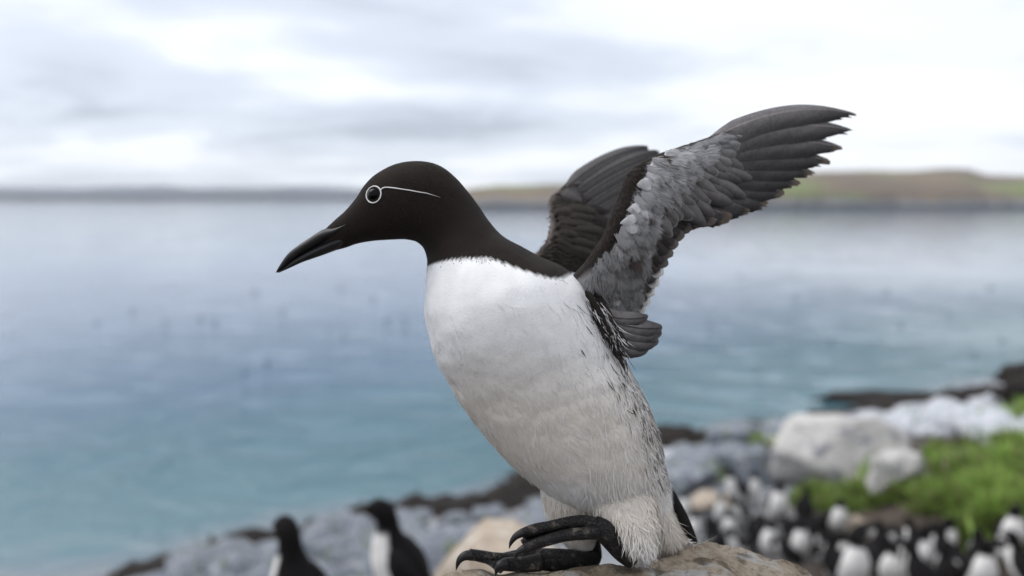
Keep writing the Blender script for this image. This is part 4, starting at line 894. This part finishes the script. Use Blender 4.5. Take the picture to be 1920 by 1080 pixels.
# ------------------------------------------------------------------ the other birds
def small_bird(name, pose):
    """an auk about 0.40 m tall facing +X, standing on its feet at the origin; pose sets spine and neck"""
    S = {'upright': [(-.085,.045,.016), (-.075,.075,.040), (-.055,.12,.062), (-.025,.18,.070), (0.0,.235,.064), (.012,.28,.048), (.014,.315,.034), (.016,.345,.029), (.028,.370,.030), (.048,.378,.026), (.068,.374,.014), (.078,.372,.008)],
         'hunched': [(-.13,.05,.016), (-.11,.075,.045), (-.075,.11,.066), (-.03,.15,.074), (.01,.19,.068), (.035,.225,.05), (.045,.255,.036), (.05,.28,.031), (.062,.298,.031), (.082,.303,.026), (.102,.298,.014), (.112,.295,.008)],
         'bowed': [(-.15,.06,.016), (-.125,.085,.045), (-.08,.12,.066), (-.03,.15,.074), (.02,.17,.07), (.06,.185,.052), (.085,.195,.038), (.105,.19,.032), (.122,.178,.031), (.138,.16,.026), (.150,.142,.014), (.155,.134,.008)]}[pose]
    root = empty(name); n, m = 44, 24; A = cr_interp(S, n); G = np.zeros((n, m, 3)); C = np.zeros((n, m, 3)); th = np.arange(m)/m*2*PI
    T = nrmz(np.gradient(A[:, :2], axis=0))
    for i in range(n):
        x, z, r = A[i]; tx, tz = T[i]; fx, fz = tz, -tx           # front/belly direction
        for j in range(m):
            cf, sf = math.cos(th[j]), math.sin(th[j])
            G[i, j] = (x+fx*r*cf*1.05, r*sf*0.98, z+fz*r*cf*1.05)
            u = i/(n-1); white = smooth01((cf+0.25)/0.22)*(1-smooth01((u-0.52)/0.05))
            C[i, j] = np.array([.72, .71, .70])*white+np.array([.008, .007, .0075])*(1-white)
    link('body', mesh_np('body', G.reshape(-1, 3), caps(n, m, grid_faces(n, m, True)), C.reshape(-1, 3)), M_small, root)
    hx, hz = S[-1][0], S[-1][1]; px_, pz_ = S[-3][0], S[-3][1]; dv = nrmz(np.array([[hx-px_, 0, hz-pz_]]))[0]
    b0 = np.array([hx, 0, hz])-dv*.012
    tube('bill', [b0, b0+dv*.025+np.array([0, 0, -.001]), b0+dv*.048+np.array([0, 0, -.005])], np.array([.008, .006, .001]), M_bill_claw, root, 8, 10)
    for s in (-1, 1):
        w = []; wc = []
        sh = A[int(n*.44)]; tl = A[2]
        a = np.array([sh[0]-.012, s*sh[2]*.86, sh[1]]); c = np.array([tl[0]-.02, s*.020, tl[1]-.005])
        mid = (a+c)/2 + np.array([-.012, s*.026, 0.0])
        tube('folded_wing', [a, a*.6+mid*.4+np.array([0, s*.008, 0]), mid, c], np.array([.018, .036, .034, .004]), M_small_dark, root, 10, 24, .55)
        e = A[int(n*.80)]; bm = bmesh.new(); bmesh.ops.create_icosphere(bm, subdivisions=1, radius=.004); me = bpy.data.meshes.new('eye'); bm.to_mesh(me); bm.free()
        ey = link('eye', me, M_eye, root); ey.location = (e[0]+.006, s*.025, e[1]+.006)
        fx = S[1][0]+.05
        tube('foot', [np.array([fx-.02, s*.03, .06]), np.array([fx-.015, s*.03, .012]), np.array([fx+.03, s*.035, .006]), np.array([fx+.06, s*.04, .003])], np.array([.012, .009, .012, .004]), M_bill_claw, root, 8, 14, .6)
    tl = A[1]; tube('tail', [np.array([tl[0]+.02, 0, tl[1]+.01]), np.array([tl[0]-.015, 0, tl[1]-.02]), np.array([tl[0]-.03, 0, max(.004, tl[1]-.045)])], np.array([.02, .018, .006]), M_small_dark, root, 10, 14, .6)
    return root
M_small_dark = plain('dark_wing', (.008, .007, .0075), .75, .15)
PROTO = {p: small_bird('guillemot', p) for p in ('upright', 'hunched', 'bowed')}
used = set()
def place_bird(pose, loc, rz, sc, label, group=None, tilt=0.0, cat='seabird'):
    src = PROTO[pose]
    if pose in used:
        r = src.copy(); COL.objects.link(r)
        for ch in list(src.children):
            c = ch.copy(); COL.objects.link(c); c.parent = r
    else: r = src; used.add(pose)
    r.location = loc; r.rotation_euler = (0, tilt, rz); r.scale = (sc,)*3
    for k in ('label', 'category', 'group'):
        if k in r: del r[k]
    return tag(r, label, cat, group)
# the two nearer birds at lower left
def near_bird(px, py_head, d, pose, rz, sc, label, headh):
    P = W(px, py_head, d); place_bird(pose, (P[0], P[1], P[2]-headh*sc), rz, sc, label)
near_bird(736, 955, 1.95, 'upright', PI, 1.0, 'black-backed bird in profile facing left, left of the winged bird', .375)
near_bird(548, 998, 1.62, 'upright', PI*0.75, 0.92, 'black-headed bird cut by the lower edge, left of the other near bird', .375)
G_ = 'birds crowded in the colony'
def cb(px, py, pose, face, sc, label, tilt=0.0, off=.16):
    """face: heading in degrees, 0 = right, 90 = away, 180 = left, 270 = towards the viewer"""
    P, d = ground_hit(px, py, off*sc); z = float(terrain(P[0], P[1]))
    if 180 < face < 340 and tilt == 0: tilt = -0.38 if pose == 'hunched' else -0.2
    place_bird(pose, (P[0], P[1], z), math.radians(face), sc*0.98, label, G_, tilt)
cb(1380, 922, 'upright', 190, 1.15, 'tallest upright bird of the colony, white belly to the left, back a dark slanting line', 0.12)
cb(1281, 962, 'upright', 250, .85, 'small bird nearest the black tail of the winged bird')
cb(1352, 966, 'upright', 262, .85, 'white-bellied bird below the tan rock, facing the viewer')
cb(1301, 994, 'hunched', 255, 1.0, 'white-bellied bird just above the perch rock crest')
cb(1365, 992, 'hunched', 235, 1.0, 'bird below the white-bellied one facing the viewer by the tan rock')
cb(1392, 970, 'upright', 200, 1.0, 'leaning bird under the tallest upright one, dark back to the right', 0.25)
cb(1325, 1012, 'bowed', 250, .75, 'low bird barely showing over the perch rock crest')
cb(1390, 1026, 'upright', 195, .9, 'slanting bird half hidden by the right slope of the perch rock', 0.3)
cb(1418, 926, 'upright', 280, .9, 'greyish bird with dark head right of the tallest upright one')
cb(1464, 950, 'hunched', 262, 1.25, 'broad round white bird in front of the largest boulder\'s left foot')
cb(1463, 962, 'bowed', 100, .6, 'dark headed small bird against the broad round white one')
cb(1509, 952, 'hunched', 60, 1.0, 'dark-backed bird at the left tip of the grass bank')
cb(1579, 980, 'hunched', 268, 1.05, 'bright white bird at the lower left edge of the grass')
cb(1444, 1018, 'hunched', 250, 1.1, 'large pale bird left of its equal, right of the perch slope')
cb(1508, 1024, 'hunched', 275, 1.15, 'large white bird in the middle of the colony\'s front')
cb(1541, 1012, 'bowed', 250, .8, 'small bird between the two large white fronts')
cb(1573, 1016, 'bowed', 230, .8, 'left of two low birds under the bright white one')
cb(1604, 1018, 'bowed', 300, .8, 'right of two low birds under the bright white one')
cb(1682, 1008, 'bowed', 265, 1.0, 'low bird with an oval white front at the grass edge')
cb(1652, 1022, 'hunched', 80, .95, 'dark bird seen from behind, left of the oval white front')
cb(1748, 1046, 'hunched', 300, 1.05, 'white-breasted bird turned right in the front of the colony')
cb(1768, 1034, 'hunched', 100, 1.0, 'dark bird behind the white-breasted one that turns right')
cb(1792, 1016, 'hunched', 330, .95, 'bird with black head raised against the green grass')
cb(1764, 1010, 'bowed', 120, .95, 'dark back beside the bird with raised black head')
cb(1611, 1068, 'hunched', 262, 1.15, 'white front cut by the lower edge, below the two low birds')
cb(1672, 1074, 'hunched', 240, .95, 'white front at the lower edge, right of the larger one')
cb(1857, 1080, 'hunched', 268, 1.05, 'white dome at the lower edge towards the right corner')
cb(1908, 1004, 'hunched', 255, 1.1, 'pale-fronted bird cut by the right edge of the picture')
cb(1835, 1050, 'hunched', 70, 1.0, 'black back left of the lower right corner')
cb(1915, 1062, 'hunched', 110, 1.05, 'black back in the lower right corner')
cb(1420, 985, 'bowed', 60, 1.0, 'dark back between the leaning bird and the large pale bird')
cb(1480, 990, 'bowed', 95, 1.0, 'dark back below the broad round white bird')
cb(1535, 985, 'bowed', 40, 1.0, 'dark back left of the bright white bird')
cb(1560, 1048, 'hunched', 85, 1.05, 'dark back above the white front at the lower edge')
cb(1720, 1075, 'hunched', 100, 1.0, 'dark back at the lower edge under the white-breasted bird')
cb(1333, 985, 'bowed', 90, .9, 'dark back between the small birds nearest the perch')

cb(1430, 1000, 'hunched', 70, .9, 'dark back just above the large pale bird right of the perch slope')
cb(1475, 1030, 'bowed', 120, .95, 'dark back wedged between the two large white fronts')
cb(1500, 985, 'bowed', 20, .85, 'low dark bird facing right under the dark back at the grass tip')
cb(1540, 1040, 'bowed', 200, .9, 'low bird turned left, right of the large white front')
cb(1590, 1040, 'hunched', 290, .85, 'pale-fronted bird right above the cut-off white front')
cb(1630, 1000, 'bowed', 320, .85, 'small bird turned right at the foot of the grass bank')
cb(1640, 1045, 'bowed', 75, .95, 'dark back between the two white fronts at the lower edge')
cb(1700, 1035, 'bowed', 250, .9, 'low pale bird under the oval white front')
cb(1715, 1015, 'hunched', 110, .9, 'dark back right of the oval white front')
cb(1800, 1060, 'bowed', 265, .95, 'low white-fronted bird left of the white dome')
cb(1775, 1075, 'hunched', 80, .95, 'dark back at the lower edge, left of the white dome')
cb(1880, 1035, 'bowed', 280, .9, 'small pale bird beneath the grass, left of the right edge')
cb(1350, 1015, 'bowed', 60, .85, 'dark back peeping over the perch rock crest')
cb(1410, 1050, 'hunched', 100, .9, 'dark bird lowest along the right slope of the perch rock')
# a loose raft of birds far out on the water
def raft():
    V = []; n, m = 14, 10
    S = cr_interp([(-.17, .03, .004), (-.13, .05, .035), (-.05, .05, .06), (.04, .05, .06), (.10, .07, .04), (.12, .11, .024), (.125, .15, .024), (.145, .17, .022), (.17, .168, .010), (.215, .160, .002)], n*2)
    G = np.zeros((n*2, m, 3)); th = np.arange(m)/m*2*PI
    for i, (x, z, r) in enumerate(S):
        for j in range(m): G[i, j] = (x, r*math.sin(th[j]), z+r*math.cos(th[j])*(.8 if i < 14 else 1))
    me = mesh_np('swimming_seabird', G.reshape(-1, 3), caps(n*2, m, grid_faces(n*2, m, True))); me.materials.append(M_small_dark)
    rnd = random.Random(21)
    spots = [(248, 583), (376, 598), (402, 605), (478, 548), (530, 583), (614, 617), (645, 624), (500, 681), (458, 700), (355, 456), (760, 600), (640, 540), (725, 600), (700, 560), (1663, 545), (1857, 541), (1745, 470), (1826, 668), (1560, 640), (1490, 560), (1690, 610), (1385, 520), (1330, 610), (1420, 690), (1780, 590), (182, 607), (310, 605), (715, 470), (1600, 480), (1880, 640)]
    for px, py in spots:
        P, d = water_hit(px, py); o = bpy.data.objects.new('swimming_seabird', me); COL.objects.link(o)
        k = min(0.75, d/45.0); o.location = (P[0], P[1], -.01); o.rotation_euler = (0, 0, rnd.uniform(0, 6.28)); o.scale = (k, k, k)
        tag(o, 'dark speck of a seabird resting on the open water', 'seabird', 'birds scattered over the bay')
raft()


# ------------------------------------------------------------------ the air over the bay
def haze():
    bm = bmesh.new(); bmesh.ops.create_cube(bm, size=1.0)
    me = bpy.data.meshes.new('haze'); bm.to_mesh(me); bm.free()
    o = bpy.data.objects.new('haze', me); COL.objects.link(o); o.location = (0, 0, 6.75); o.scale = (6400, 6400, 25.0)
    m = bpy.data.materials.new('haze_air'); m.use_nodes = True; nt = m.node_tree; nt.nodes.clear()
    out = nd(nt, 'ShaderNodeOutputMaterial'); v = nd(nt, 'ShaderNodeVolumePrincipled')
    v.inputs['Color'].default_value = (0.88, 0.94, 1.0, 1); v.inputs['Density'].default_value = 0.00045
    nt.links.new(v.outputs[0], out.inputs['Volume']); me.materials.append(m); o['kind'] = 'stuff'; o['label'] = 'thin sea haze over the bay'
haze()
